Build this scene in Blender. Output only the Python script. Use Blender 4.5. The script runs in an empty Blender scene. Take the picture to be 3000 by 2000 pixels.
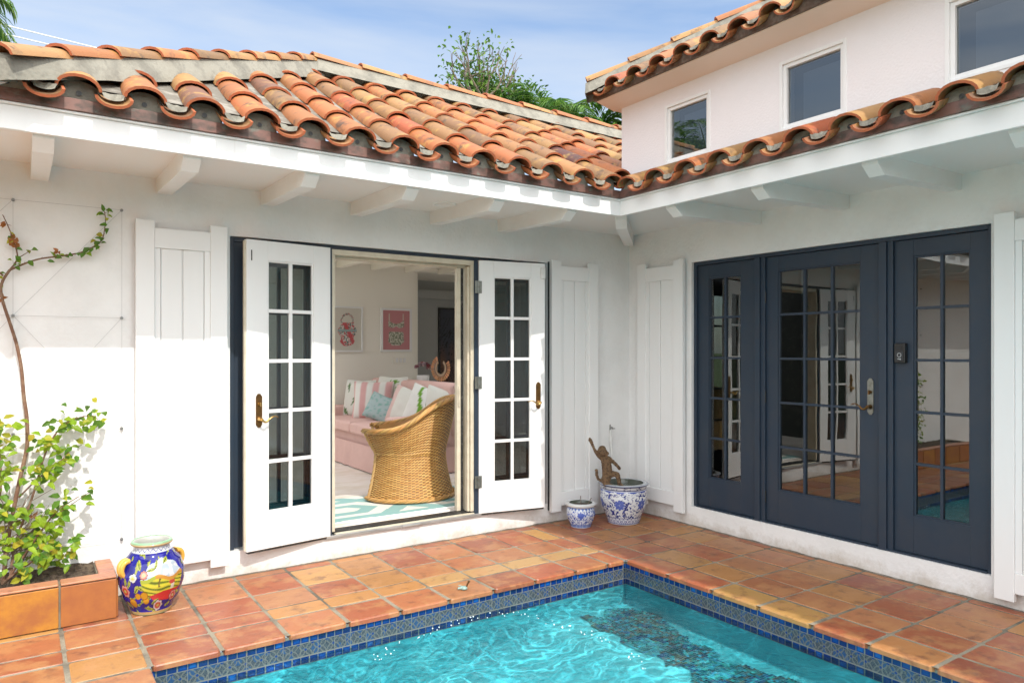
import bpy, bmesh, math, random
import numpy as np
from mathutils import Vector, Matrix, noise
R = math.radians
PI = math.pi
rnd = random.Random(7)
SC = bpy.context.scene
COL = SC.collection

# ------------------------------------------------------------------ camera
FW = math.atan2(1647, 2408)            # heading of the view in plan, from +x
cam_d = bpy.data.cameras.new('camera')
cam = bpy.data.objects.new('camera', cam_d)
COL.objects.link(cam)
cam.location = (-4.7766, -5.0077, 1.51)
# forward = (cos(th), sin(th)) with th = 55.63 deg from +x
TH = math.atan2(2408, 1647)
cam.rotation_euler = (R(90), 0, TH - PI / 2)
cam_d.sensor_width = 36
cam_d.lens = 1647 / 2352 * 36
cam_d.shift_x = 0
cam_d.shift_y = 20 / 2352
cam_d.clip_start = 0.05
cam_d.clip_end = 2000
SC.camera = cam

# ------------------------------------------------------------------ light
SUN_EL = math.atan2(1, 0.952)
w = bpy.data.worlds.new('World')
SC.world = w
w.use_nodes = True
nt = w.node_tree
nt.nodes.clear()
N = nt.nodes.new
L = nt.links.new
out = N('ShaderNodeOutputWorld')
bg = N('ShaderNodeBackground')
sky = N('ShaderNodeTexSky')
sky.sky_type = 'NISHITA'
sky.sun_disc = False
sky.sun_elevation = SUN_EL
sky.sun_rotation = R(180)
sky.air_density = 1.0
sky.dust_density = 0.6
sky.ozone_density = 1.0
tc = N('ShaderNodeTexCoord')
mp = N('ShaderNodeMapping')
mp.inputs['Scale'].default_value = (1.0, 1.2, 4.5)
mp.inputs['Rotation'].default_value = (0.25, 0.35, 0.5)
n1 = N('ShaderNodeTexNoise')
n1.inputs['Scale'].default_value = 1.6
n1.inputs['Detail'].default_value = 7
n1.inputs['Roughness'].default_value = 0.5
n1.inputs['Distortion'].default_value = 0.5
cr = N('ShaderNodeValToRGB')
cr.color_ramp.elements[0].position = 0.28
cr.color_ramp.elements[0].color = (0.0, 0.0, 0.0, 1)
cr.color_ramp.elements[1].position = 0.62
cr.color_ramp.elements[1].color = (0.85, 0.85, 0.85, 1)
mx = N('ShaderNodeMix')
mx.data_type = 'RGBA'
L(tc.outputs['Generated'], mp.inputs['Vector'])
L(mp.outputs['Vector'], n1.inputs['Vector'])
L(n1.outputs['Fac'], cr.inputs['Fac'])
L(sky.outputs['Color'], mx.inputs['A'])
# the cloud is made brighter on the unseen sun side, to fill the shade
dotn = N('ShaderNodeVectorMath')
dotn.operation = 'DOT_PRODUCT'
L(tc.outputs['Generated'], dotn.inputs[0])
dotn.inputs[1].default_value = Vector((0, -0.952, 1)).normalized()
dmr = N('ShaderNodeMapRange')
dmr.inputs['From Min'].default_value = -0.15
dmr.inputs['From Max'].default_value = 0.55
L(dotn.outputs['Value'], dmr.inputs['Value'])
cadd = N('ShaderNodeMath')
cadd.operation = 'MAXIMUM'
L(cr.outputs['Color'], cadd.inputs[0])
L(dmr.outputs['Result'], cadd.inputs[1])
L(cadd.outputs[0], mx.inputs['Factor'])
cm = N('ShaderNodeMix')
cm.data_type = 'RGBA'
L(dmr.outputs['Result'], cm.inputs['Factor'])
cm.inputs['A'].default_value = (3.5, 3.75, 4.05, 1)
cm.inputs['B'].default_value = (12.6, 12.8, 13.0, 1)
L(cm.outputs['Result'], mx.inputs['B'])
L(mx.outputs['Result'], bg.inputs['Color'])
bg.inputs['Strength'].default_value = 0.13
L(bg.outputs['Background'], out.inputs['Surface'])

sd = bpy.data.lights.new('sun', 'SUN')
sd.energy = 2.0
sd.angle = R(0.53)
sd.color = (1.0, 0.955, 0.88)
so = bpy.data.objects.new('sun', sd)
COL.objects.link(so)
so.location = (-3, -9, 9)
so.rotation_euler = Vector((-0.004, 0.952, -1)).to_track_quat('-Z', 'Y').to_euler()
SC.view_settings.view_transform = 'Standard'
SC.view_settings.look = 'None'
SC.view_settings.gamma = 1
SC.view_settings.exposure = 0.85
SC.cycles.max_bounces = 10
SC.cycles.diffuse_bounces = 6
SC.cycles.glossy_bounces = 5
SC.cycles.transparent_max_bounces = 16
SC.cycles.sample_clamp_indirect = 6

# ------------------------------------------------------------------ helpers
ORG = {}


def srgb(r, g, b):
    def f(c):
        c /= 255
        return c / 12.92 if c <= 0.04045 else ((c + 0.055) / 1.055) ** 2.4
    return (f(r), f(g), f(b))


class MB:
    def __init__(s, xf=None):
        s.v, s.f, s.c, s.m, s.s = [], [], [], [], []
        s.xf = xf
        s.vc = None

    def add(s, vs, fs, col=(1, 1, 1), mat=0, smooth=False):
        b = len(s.v)
        if s.xf is not None:
            vs = [s.xf @ Vector(p) for p in vs]
        s.v += [tuple(p) for p in vs]
        for f in fs:
            s.f.append(tuple(i + b for i in f))
            s.c.append(col)
            s.m.append(mat)
            s.s.append(smooth)
        return s

    def box(s, x0, x1, y0, y1, z0, z1, col=(1, 1, 1), mat=0):
        if x1 < x0: x0, x1 = x1, x0
        if y1 < y0: y0, y1 = y1, y0
        vs = [(x0, y0, z0), (x1, y0, z0), (x1, y1, z0), (x0, y1, z0), (x0, y0, z1), (x1, y0, z1), (x1, y1, z1), (x0, y1, z1)]
        fs = [(0, 3, 2, 1), (4, 5, 6, 7), (0, 1, 5, 4), (1, 2, 6, 5), (2, 3, 7, 6), (3, 0, 4, 7)]
        return s.add(vs, fs, col, mat)

    def prism(s, poly, P, U, V, W, d, col=(1, 1, 1), mat=0, smooth=False):
        """poly of (u,v) in plane P+uU+vV, extruded by d along W"""
        P, U, V, W = Vector(P), Vector(U), Vector(V), Vector(W)
        n = len(poly)
        vs = [P + U * a + V * b for a, b in poly] + [P + U * a + V * b + W * d for a, b in poly]
        fs = [tuple(range(n))[::-1], tuple(range(n, 2 * n))]
        s.add(vs, fs, col, mat)
        return s.add(vs, [(i, (i + 1) % n, n + (i + 1) % n, n + i) for i in range(n)], col, mat, smooth)

    def tube(s, pts, rad, n=8, col=(1, 1, 1), mat=0, caps=True, cols=None):
        pts = [Vector(p) for p in pts]
        if not hasattr(rad, '__len__'):
            rad = [rad] * len(pts)
        vs = []
        up = Vector((0, 0, 1))
        prev = None
        for i, p in enumerate(pts):
            t = (pts[min(i + 1, len(pts) - 1)] - pts[max(i - 1, 0)])
            if t.length < 1e-9: t = Vector((0, 0, 1))
            t.normalize()
            if prev is None:
                a = t.cross(up)
                if a.length < 0.05: a = t.cross(Vector((1, 0, 0)))
            else:
                a = prev - t * prev.dot(t)
                if a.length < 1e-6: a = t.cross(up)
            a.normalize()
            prev = a
            b = t.cross(a)
            for k in range(n):
                an = 2 * PI * k / n
                vs.append(p + (a * math.cos(an) + b * math.sin(an)) * rad[i])
        fs = []
        for i in range(len(pts) - 1):
            for k in range(n):
                fs.append((i * n + k, i * n + (k + 1) % n, (i + 1) * n + (k + 1) % n, (i + 1) * n + k))
        s.add(vs, fs, col, mat, True)
        if caps:
            m = len(pts)
            s.add(vs[:n], [tuple(range(n))[::-1]], col, mat)
            s.add(vs[(m - 1) * n:], [tuple(range(n))], col, mat)
        return s

    def lathe(s, prof, c, n=32, col=(1, 1, 1), mat=0, smooth=True, colf=None):
        vs = []
        for r, z in prof:
            for k in range(n):
                a = 2 * PI * k / n
                vs.append((c[0] + r * math.cos(a), c[1] + r * math.sin(a), c[2] + z))
        for i in range(len(prof) - 1):
            fs = [(i * n + k, i * n + (k + 1) % n, (i + 1) * n + (k + 1) % n, (i + 1) * n + k) for k in range(n)]
            b = len(s.v)
            if i == 0:
                s.add(vs, fs, colf(i) if colf else col, mat, smooth)
                base = b
            else:
                for f in fs:
                    s.f.append(tuple(q + base for q in f))
                    s.c.append(colf(i) if colf else col)
                    s.m.append(mat)
                    s.s.append(smooth)
        return s

    def grid(s, fn, nu, nv, colfn=None, closed_u=False, smooth=True, mat=0):
        """fn(i,j)->point ; per-vertex colour from colfn(i,j)"""
        b = len(s.v)
        if s.vc is None: s.vc = [(1, 1, 1)] * b
        ku = nu if closed_u else nu + 1
        for j in range(nv + 1):
            for i in range(ku):
                p = Vector(fn(i, j))
                if s.xf is not None: p = s.xf @ p
                s.v.append(tuple(p))
                s.vc.append(colfn(i, j) if colfn else (1, 1, 1))
        for j in range(nv):
            for i in range(nu):
                i2 = (i + 1) % ku
                s.f.append((b + j * ku + i, b + j * ku + i2, b + (j + 1) * ku + i2, b + (j + 1) * ku + i))
                s.c.append((1, 1, 1))
                s.m.append(mat)
                s.s.append(smooth)
        return s

    def build(s, name, mats, parent=None, bevel=0, seg=2, org=None):
        me = bpy.data.meshes.new(name)
        o = Vector(org) if org is not None else (ORG[parent.name] if parent else Vector((0, 0, 0)))
        me.from_pydata([(p[0] - o.x, p[1] - o.y, p[2] - o.z) for p in s.v], [], s.f)
        if not isinstance(mats, (list, tuple)): mats = [mats]
        for m in mats: me.materials.append(m)
        nf = len(s.f)
        me.polygons.foreach_set('material_index', s.m)
        me.polygons.foreach_set('use_smooth', s.s)
        if s.vc is not None:
            at = me.color_attributes.new('Col', 'FLOAT_COLOR', 'POINT')
            vc = s.vc + [(1, 1, 1)] * (len(s.v) - len(s.vc))
            a = np.ones((len(s.v), 4), dtype=np.float32)
            a[:, :3] = np.array(vc, dtype=np.float32)
            at.data.foreach_set('color', a.ravel())
        else:
            at = me.color_attributes.new('Col', 'FLOAT_COLOR', 'CORNER')
            cnt = [len(f) for f in s.f]
            a = np.ones((sum(cnt), 4), dtype=np.float32)
            a[:, :3] = np.repeat(np.array(s.c, dtype=np.float32), cnt, axis=0)
            at.data.foreach_set('color', a.ravel())
        me.update()
        ob = bpy.data.objects.new(name, me)
        COL.objects.link(ob)
        if parent:
            ob.parent = parent
        else:
            ob.location = o
        ORG[ob.name] = o
        if bevel:
            md = ob.modifiers.new('bevel', 'BEVEL')
            md.width = bevel
            md.segments = seg
            md.limit_method = 'ANGLE'
            md.angle_limit = R(40)
        return ob


def tag(o, label=None, cat=None, group=None, kind=None):
    if label: o['label'] = label
    if cat: o['category'] = cat
    if group: o['group'] = group
    if kind: o['kind'] = kind
    return o


def empty(name, loc, label, cat, group=None):
    o = bpy.data.objects.new(name, None)
    COL.objects.link(o)
    o.location = loc
    o.empty_display_size = 0.1
    ORG[o.name] = Vector(loc)
    return tag(o, label, cat, group)


def mixc(a, b, t):
    return tuple(a[i] * (1 - t) + b[i] * t for i in range(3))


def jit(c, a=0.08, r=rnd):
    k = 1 + r.uniform(-a, a)
    return tuple(max(0, x * k * (1 + r.uniform(-a, a) * 0.35)) for x in c)


# ------------------------------------------------------------------ materials
def mat(name, base=(0.8, 0.8, 0.8), rough=0.6, metal=0.0, attr=False, var=0.0, vscale=6, vcol=None,
        bump=0.0, bscale=60, bdet=4, bdist=0.01, spec=0.5, vlo=0.45, vhi=0.6, rvar=0.0, coat=0.0, stretch=None,
        v2=0.0, v2scale=20, v2col=None, v2lo=0.55, v2hi=0.7, trans=0.0):
    m = bpy.data.materials.new(name)
    m.use_nodes = True
    t = m.node_tree
    t.nodes.clear()
    n, l = t.nodes.new, t.links.new
    o = n('ShaderNodeOutputMaterial')
    p = n('ShaderNodeBsdfPrincipled')
    p.inputs['Roughness'].default_value = rough
    p.inputs['Metallic'].default_value = metal
    p.inputs['Specular IOR Level'].default_value = spec
    p.inputs['Coat Weight'].default_value = coat
    tcn = n('ShaderNodeTexCoord')
    vec = tcn.outputs['Object']
    if stretch:
        mpn = n('ShaderNodeMapping')
        mpn.inputs['Scale'].default_value = stretch
        l(vec, mpn.inputs['Vector'])
        vec = mpn.outputs['Vector']
    if attr:
        a = n('ShaderNodeAttribute')
        a.attribute_name = 'Col'
        c = a.outputs['Color']
    else:
        rgb = n('ShaderNodeRGB')
        rgb.outputs[0].default_value = (*base, 1)
        c = rgb.outputs[0]

    def layer(c, amt, scale, col, lo, hi, det=5):
        nz = n('ShaderNodeTexNoise')
        nz.inputs['Scale'].default_value = scale
        nz.inputs['Detail'].default_value = det
        nz.inputs['Roughness'].default_value = 0.65
        l(vec, nz.inputs['Vector'])
        mr = n('ShaderNodeMapRange')
        mr.inputs['From Min'].default_value = lo
        mr.inputs['From Max'].default_value = hi
        mr.inputs['To Max'].default_value = amt
        l(nz.outputs['Fac'], mr.inputs['Value'])
        mxn = n('ShaderNodeMix')
        mxn.data_type = 'RGBA'
        l(mr.outputs['Result'], mxn.inputs['Factor'])
        l(c, mxn.inputs['A'])
        mxn.inputs['B'].default_value = (*col, 1)
        return mxn.outputs['Result'], nz
    if var:
        c, _ = layer(c, var, vscale, vcol or tuple(x * 0.6 for x in base), vlo, vhi)
    if v2:
        c, _ = layer(c, v2, v2scale, v2col or (0.1, 0.1, 0.1), v2lo, v2hi)
    l(c, p.inputs['Base Color'])
    if bump:
        nz = n('ShaderNodeTexNoise')
        nz.inputs['Scale'].default_value = bscale
        nz.inputs['Detail'].default_value = bdet
        l(vec, nz.inputs['Vector'])
        bp = n('ShaderNodeBump')
        bp.inputs['Strength'].default_value = bump
        bp.inputs['Distance'].default_value = bdist
        l(nz.outputs['Fac'], bp.inputs['Height'])
        l(bp.outputs['Normal'], p.inputs['Normal'])
    if trans:
        tl = n('ShaderNodeBsdfTranslucent')
        l(c, tl.inputs['Color'])
        ms = n('ShaderNodeMixShader')
        ms.inputs[0].default_value = trans
        l(p.outputs[0], ms.inputs[1])
        l(tl.outputs[0], ms.inputs[2])
        l(ms.outputs[0], o.inputs['Surface'])
    else:
        l(p.outputs[0], o.inputs['Surface'])
    return m


def glass_mat(name, refl=0.2, tint=(0.85, 0.9, 0.88), rough=0.0, wav=0.0):
    m = bpy.data.materials.new(name)
    m.use_nodes = True
    t = m.node_tree
    t.nodes.clear()
    n, l = t.nodes.new, t.links.new
    o = n('ShaderNodeOutputMaterial')
    tr = n('ShaderNodeBsdfTransparent')
    tr.inputs['Color'].default_value = (*tint, 1)
    gl = n('ShaderNodeBsdfGlossy')
    gl.inputs['Roughness'].default_value = rough
    gl.inputs['Color'].default_value = (0.95, 0.97, 0.96, 1)
    lw = n('ShaderNodeFresnel')
    lw.inputs['IOR'].default_value = 1.5
    mr = n('ShaderNodeMapRange')
    mr.inputs['From Min'].default_value = 0.04
    mr.inputs['From Max'].default_value = 1.0
    mr.inputs['To Min'].default_value = refl
    mr.inputs['To Max'].default_value = 1.0
    l(lw.outputs[0], mr.inputs['Value'])
    if wav:
        tcn = n('ShaderNodeTexCoord')
        nz = n('ShaderNodeTexNoise')
        nz.inputs['Scale'].default_value = 2.5
        nz.inputs['Detail'].default_value = 1
        l(tcn.outputs['Object'], nz.inputs['Vector'])
        bp = n('ShaderNodeBump')
        bp.inputs['Strength'].default_value = wav
        bp.inputs['Distance'].default_value = 0.02
        l(nz.outputs['Fac'], bp.inputs['Height'])
        l(bp.outputs['Normal'], gl.inputs['Normal'])
    ms = n('ShaderNodeMixShader')
    l(mr.outputs[0], ms.inputs[0])
    l(tr.outputs[0], ms.inputs[1])
    l(gl.outputs[0], ms.inputs[2])
    l(ms.outputs[0], o.inputs['Surface'])
    return m


M = {}
M['plaster'] = mat('white_plaster', (0.80, 0.795, 0.785), 0.75, var=0.5, vscale=1.6, vcol=(0.70, 0.695, 0.685), bump=0.5, bscale=38, bdet=7, bdist=0.009,
                   v2=0.5, v2scale=7, v2col=(0.62, 0.60, 0.56), v2lo=0.68, v2hi=0.8)
# splash dirt along the foot of the plaster walls
_t = M['plaster'].node_tree
_p = [q for q in _t.nodes if q.type == 'BSDF_PRINCIPLED'][0]
_src = _p.inputs['Base Color'].links[0].from_socket
_tc = _t.nodes.new('ShaderNodeTexCoord')
_sx = _t.nodes.new('ShaderNodeSeparateXYZ')
_t.links.new(_tc.outputs['Object'], _sx.inputs[0])
_nz = _t.nodes.new('ShaderNodeTexNoise')
_nz.inputs['Scale'].default_value = 5
_nz.inputs['Detail'].default_value = 8
_nz.inputs['Roughness'].default_value = .75
_t.links.new(_tc.outputs['Object'], _nz.inputs['Vector'])
_sc = _t.nodes.new('ShaderNodeMath')
_sc.operation = 'MULTIPLY_ADD'
_t.links.new(_nz.outputs['Fac'], _sc.inputs[0])
_sc.inputs[1].default_value = -.42
_t.links.new(_sx.outputs['Z'], _sc.inputs[2])
_mr = _t.nodes.new('ShaderNodeMapRange')
_mr.inputs['From Min'].default_value = -.225
_mr.inputs['From Max'].default_value = -.12
_mr.inputs['To Min'].default_value = .6
_mr.inputs['To Max'].default_value = 0
_t.links.new(_sc.outputs[0], _mr.inputs['Value'])
_mx = _t.nodes.new('ShaderNodeMix')
_mx.data_type = 'RGBA'
_t.links.new(_mr.outputs[0], _mx.inputs['Factor'])
_t.links.new(_src, _mx.inputs['A'])
_mx.inputs['B'].default_value = (.42, .36, .28, 1)
_t.links.new(_mx.outputs['Result'], _p.inputs['Base Color'])
M['plaster_up'] = mat('lavender_white_plaster', (0.78, 0.75, 0.76), 0.75, var=0.3, vscale=1.5, vcol=(0.72, 0.69, 0.70), bump=0.5, bscale=70, bdet=6, bdist=0.006)
M['cove'] = mat('bounce_tinted_plaster', (0.84, 0.67, 0.57), 0.7, bump=0.2, bscale=40, bdist=0.004)  # peach of light bounced off the sunlit tiles, put into the colour
M['soffit'] = mat('soffit_paint', (0.80, 0.79, 0.775), 0.7, bump=0.15, bscale=30, bdist=0.004)
M['wpaint'] = mat('white_paint', (0.80, 0.80, 0.795), 0.42, var=0.25, vscale=3, vcol=(0.74, 0.74, 0.73), bump=0.15, bscale=14, bdet=6, bdist=0.004, stretch=(1, 1, 0.12), v2=0.25, v2scale=18, v2col=(0.5, 0.48, 0.44), v2lo=0.7, v2hi=0.8)
M['wbeam'] = mat('white_beam_paint', (0.80, 0.795, 0.785), 0.45, bump=0.25, bscale=25, bdet=6, bdist=0.004, var=0.2, vscale=5, vcol=(0.7, 0.69, 0.66))
M['navy'] = mat('navy_paint', (0.018, 0.033, 0.056), 0.45, var=0.5, vscale=4, vcol=(0.030, 0.040, 0.056), bump=0.12, bscale=120, bdist=0.002, v2=0.5, v2scale=60, v2col=(0.11, 0.13, 0.16), v2lo=0.7, v2hi=0.8)
M['beige'] = mat('beige_vinyl', (0.62, 0.56, 0.44), 0.45, var=0.4, vscale=9, vcol=(0.45, 0.38, 0.28))
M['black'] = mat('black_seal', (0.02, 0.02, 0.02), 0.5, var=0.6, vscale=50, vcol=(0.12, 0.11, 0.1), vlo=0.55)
M['alu'] = mat('weathered_aluminium', (0.35, 0.36, 0.36), 0.4, metal=0.6, var=0.6, vscale=14, vcol=(0.55, 0.55, 0.54), stretch=(0.4, 3, 3))
M['bronze'] = mat('antique_bronze', (0.20, 0.105, 0.035), 0.32, metal=0.85, var=0.5, vscale=30, vcol=(0.08, 0.05, 0.03))
M['brass'] = mat('polished_brass', (0.55, 0.36, 0.13), 0.25, metal=0.9)
M['pewter'] = mat('pewter_plate', (0.25, 0.26, 0.24), 0.35, metal=0.8, var=0.4, vscale=30, vcol=(0.12, 0.11, 0.08))
M['steel'] = mat('dull_steel', (0.28, 0.28, 0.27), 0.4, metal=0.8)
M['wire'] = mat('thin_wire', (0.42, 0.42, 0.42), 0.5, metal=0.3)
M['tile'] = mat('terracotta_barrel', attr=True, rough=0.62, base=(0.4, 0.2, 0.1), var=0.7, vscale=9, vcol=(0.42, 0.245, 0.06), vlo=0.55, vhi=0.68,
                v2=0.85, v2scale=11, v2col=(0.045, 0.036, 0.027), v2lo=0.54, v2hi=0.70, bump=0.4, bscale=90, bdet=6, bdist=0.004)
M['tile_rim'] = mat('terracotta_cut_edge', (0.42, 0.115, 0.045), 0.7, var=0.5, vscale=25, vcol=(0.35, 0.12, 0.06), bump=0.4, bscale=90, bdist=0.004)
M['mortar'] = mat('grey_mortar', (0.235, 0.22, 0.18), 0.85, var=0.8, vscale=7, vcol=(0.15, 0.14, 0.115), v2=0.7, v2scale=12, v2col=(0.11, 0.105, 0.09), v2lo=0.58, v2hi=0.74, bump=0.8, bscale=35, bdet=8, bdist=0.01)
M['roofgrout'] = mat('dark_roof_grout', (0.15, 0.135, 0.11), 0.9, var=0.8, vscale=9, vcol=(0.30, 0.28, 0.24), vlo=.5, vhi=.65, bump=0.8, bscale=40, bdist=0.01)
M['copper'] = mat('weathered_copper', (0.20, 0.105, 0.085), 0.5, metal=0.25, var=0.8, vscale=9, vcol=(0.045, 0.045, 0.038), vlo=0.45, vhi=0.62, v2=0.7, v2scale=11, v2col=(0.17, 0.25, 0.21), v2lo=0.56, v2hi=0.72, stretch=(1, 1, 1.6))
M['brownwood'] = mat('dark_brown_fascia', (0.11, 0.07, 0.05), 0.7, var=0.7, vscale=20, vcol=(0.2, 0.15, 0.12), bump=0.4, bscale=50, bdist=0.005)
M['paver'] = mat('saltillo_tile', attr=True, rough=0.42, base=(0.4, 0.2, 0.1), var=0.6, vscale=6.5, vcol=(0.43, 0.21, 0.085), vlo=0.48, vhi=0.60,
                 v2=0.75, v2scale=10, v2col=(0.13, 0.052, 0.034), v2lo=0.54, v2hi=0.70, bump=0.5, bscale=22, bdet=8, bdist=0.006)
M['planter_tile'] = mat('glazed_planter_tile', attr=True, rough=.25, var=.85, vscale=6, vcol=(.28, .095, .036), vlo=.40, vhi=.62, v2=.4, v2scale=14, v2col=(.25, .08, .035), v2lo=.6, v2hi=.72, bump=.2, bscale=20, bdist=.004)
M['grout'] = mat('sandy_grout', (0.27, 0.235, 0.175), 0.9, var=0.9, vscale=3.5, vcol=(0.10, 0.09, 0.07), vlo=0.45, vhi=0.62, bump=0.6, bscale=60, bdist=0.005)
M['glazed'] = mat('glazed_tile', attr=True, rough=0.12, spec=0.6)
M['paint_matte'] = mat('printed_surface', attr=True, rough=0.6)
M['ceramic'] = mat('glazed_ceramic', attr=True, rough=0.1, spec=0.6, bump=0.1, bscale=25, bdist=0.003)
M['fabric'] = mat('woven_fabric', attr=True, rough=0.9, bump=0.3, bscale=180, bdist=0.003)
M['pink'] = mat('pink_cotton', (0.70, 0.46, 0.42), 0.9, var=0.3, vscale=5, vcol=(0.62, 0.39, 0.355), bump=0.25, bscale=9, bdist=0.02)
M['pool'] = mat('aqua_plaster', (0.045, 0.40, 0.46), 0.7, var=0.7, vscale=1.6, vcol=(0.10, 0.52, 0.57))
M['inwall'] = mat('interior_wall_paint', (0.86, 0.83, 0.75), 0.8)
M['darkwall'] = mat('hall_wall_paint', (0.42, 0.43, 0.42), 0.8)
M['wallpaper'] = mat('dark_wallpaper', (0.03, 0.035, 0.033), 0.8, var=.8, vscale=9, vcol=(.10, .10, .09), vlo=.55, vhi=.6)
M['infloor'] = mat('pale_stone_floor', (0.76, 0.71, 0.66), 0.35, var=0.6, vscale=3, vcol=(0.62, 0.54, 0.42), stretch=(1, 3, 1))
M['soil'] = mat('dark_soil', (0.06, 0.04, 0.028), 0.95, var=0.7, vscale=30, vcol=(0.16, 0.12, 0.08), bump=1.0, bscale=60, bdist=0.02)
M['leaf'] = mat('leaf', attr=True, rough=0.45, trans=0.35)
M['bark'] = mat('stem_bark', (0.17, 0.085, 0.05), 0.8, var=0.6, vscale=20, vcol=(0.28, 0.19, 0.12), bump=0.5, bscale=60, bdist=0.004)
M['greybark'] = mat('grey_bark', (0.16, 0.12, 0.09), 0.85)
M['wicker'] = mat('golden_wicker', attr=True, rough=0.4, var=0.45, vscale=14, vcol=(0.50, 0.23, 0.06), vlo=0.45, vhi=0.7)
M['monkey'] = mat('carved_coir', (0.22, 0.135, 0.07), 0.9, var=0.9, vscale=60, vcol=(0.07, 0.04, 0.025), vlo=0.45, vhi=0.62, bump=1.0, bscale=110, bdet=5, bdist=0.02)
M['pvc'] = mat('white_pipe', (0.74, 0.74, 0.72), 0.4, var=0.5, vscale=12, vcol=(0.6, 0.6, 0.58))
M['blackp'] = mat('black_plastic', (0.012, 0.012, 0.013), 0.3)
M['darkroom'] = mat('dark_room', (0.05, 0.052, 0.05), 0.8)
M['ground'] = mat('lawn_ground', (0.10, 0.13, 0.05), 0.95, var=0.7, vscale=2, vcol=(0.06, 0.09, 0.03))
M['concrete'] = mat('green_concrete', (0.33, 0.34, 0.29), 0.9)
M['gl_door'] = glass_mat('door_glass', 0.14, (0.62, 0.70, 0.66), wav=0.03)
M['gl_win'] = glass_mat('window_glass', 0.17, (0.55, 0.6, 0.62), wav=0.015)
M['gl_leaf'] = glass_mat('screened_glass', 0.07, (0.30, 0.33, 0.35))

# ------------------------------------------------------------------ ground, terrace, pool
PX0, PX1, PY1 = -4.268, -1.18, -1.20      # pool edges (coping edge lines)
PY0 = -9.2
g = MB()
for (x0, x1, y0, y1) in ((-300, -9, -300, 300), (5, 300, -300, 300), (-9, 5, 9, 300), (-9, 5, -300, -11)):
    g.add([(x0, y0, -.06), (x1, y0, -.06), (x1, y1, -.06), (x0, y1, -.06)], [(0, 1, 2, 3)])
tag(g.build('ground', M['ground']), kind='structure')

# grout bed
g = MB()
for (x0, x1, y0, y1) in ((-9, PX0 - .004, -11, 9), (PX1 + .004, 5, -11, 9), (PX0 - .004, PX1 + .004, PY1 + .004, 9), (PX0 - .004, PX1 + .004, -11, PY0)):
    g.add([(x0, y0, -.0035), (x1, y0, -.0035), (x1, y1, -.0035), (x0, y1, -.0035)], [(0, 1, 2, 3)])
tag(g.build('terrace_bed', M['grout']), kind='structure')

PAL = [((0.33, 0.125, 0.056), 5), ((0.30, 0.09, 0.043), 4), ((0.37, 0.175, 0.062), 4), ((0.24, 0.072, 0.038), 3.4), ((0.35, 0.145, 0.068), 4), ((0.40, 0.225, 0.075), 1.8)]


PAL = [((c[0] * 1.08, c[1] * 1.05, c[2] * .98), k) for c, k in PAL]


def pick(pal, r=rnd):
    t = r.uniform(0, sum(p[1] for p in pal))
    for c, wgt in pal:
        t -= wgt
        if t <= 0: return c
    return pal[-1][0]


def paver(mb, x0, x1, y0, y1, col, th=0.012, gap=.0078, zj=.0018, edge=None):
    gp = lambda: gap + rnd.uniform(-.0015, .0025)
    X0, X1, Y0, Y1 = x0 + gp(), x1 - gp(), y0 + gp(), y1 - gp()
    if edge == 'y0': Y0 = y0
    if edge == 'x1': X1 = x1
    if edge == 'x0': X0 = x0
    if edge == 'y1': Y1 = y1
    if X1 - X0 < .02 or Y1 - Y0 < .02: return
    r = min(.016, (X1 - X0) / 4, (Y1 - Y0) / 4)
    z = rnd.uniform(-zj, zj)
    tx, ty = rnd.uniform(-.003, .003), rnd.uniform(-.003, .003)

    def ring(ins, dz):
        pts = []
        for (cx, cy, a0) in ((X1 - r, Y1 - r, 0), (X0 + r, Y1 - r, 90), (X0 + r, Y0 + r, 180), (X1 - r, Y0 + r, 270)):
            for k in range(3):
                a = R(a0 + k * 45)
                px, py = cx + (r - ins) * math.cos(a), cy + (r - ins) * math.sin(a)
                pts.append((px, py, z + dz + (px - x0) * tx + (py - y0) * ty))
        return pts
    b = .011 if edge else .006
    vs = ring(b, 0) + ring(b * .4, -b * .22) + ring(0, -b * .8) + ring(0, -th)
    n = 12
    fs = [tuple(range(n))]
    for q in range(3):
        fs += [(q * n + (k + 1) % n, q * n + k, (q + 1) * n + k, (q + 1) * n + (k + 1) % n) for k in range(n)]
    if edge: fs.append(tuple(range(3 * n, 4 * n))[::-1])
    mb.add(vs, fs, col)


mb = MB()
XS = [-8.2, -7.87, -7.54, -7.21, -6.88, -6.55, -6.22, -5.90, -5.57, -5.25, -4.92, -4.60, PX0, -3.94, -3.61, -3.275, -2.95, -2.63, -2.305, -1.98, -1.64, -1.345, -1.18]
XR = [-1.18, -.95, -.69, -.395, -.085, .0]
YT = [-1.20, -.93, -.752, -.462, -.10, .0]
# strip along wall A
for i in range(len(XS) - 1):
    for j in range(len(YT) - 1):
        x0, x1 = XS[i], XS[i + 1]
        if j == 0 and PX0 <= x0 and x1 <= PX1 + .001:
            paver(mb, x0, x1, YT[j], YT[j + 1], jit(pick(PAL), .1), th=.03, edge='y0')
        else:
            c = jit(pick(PAL), .1)
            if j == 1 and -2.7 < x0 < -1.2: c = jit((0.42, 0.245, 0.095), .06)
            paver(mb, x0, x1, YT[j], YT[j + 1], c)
YC = [-1.20, -.93, -.752, -.462, -.10, .0]
for i in range(len(XR) - 1):
    for j in range(len(YC) - 1):
        paver(mb, XR[i], XR[i + 1], YC[j], YC[j + 1], jit(pick(PAL[:5]), .1))
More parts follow.
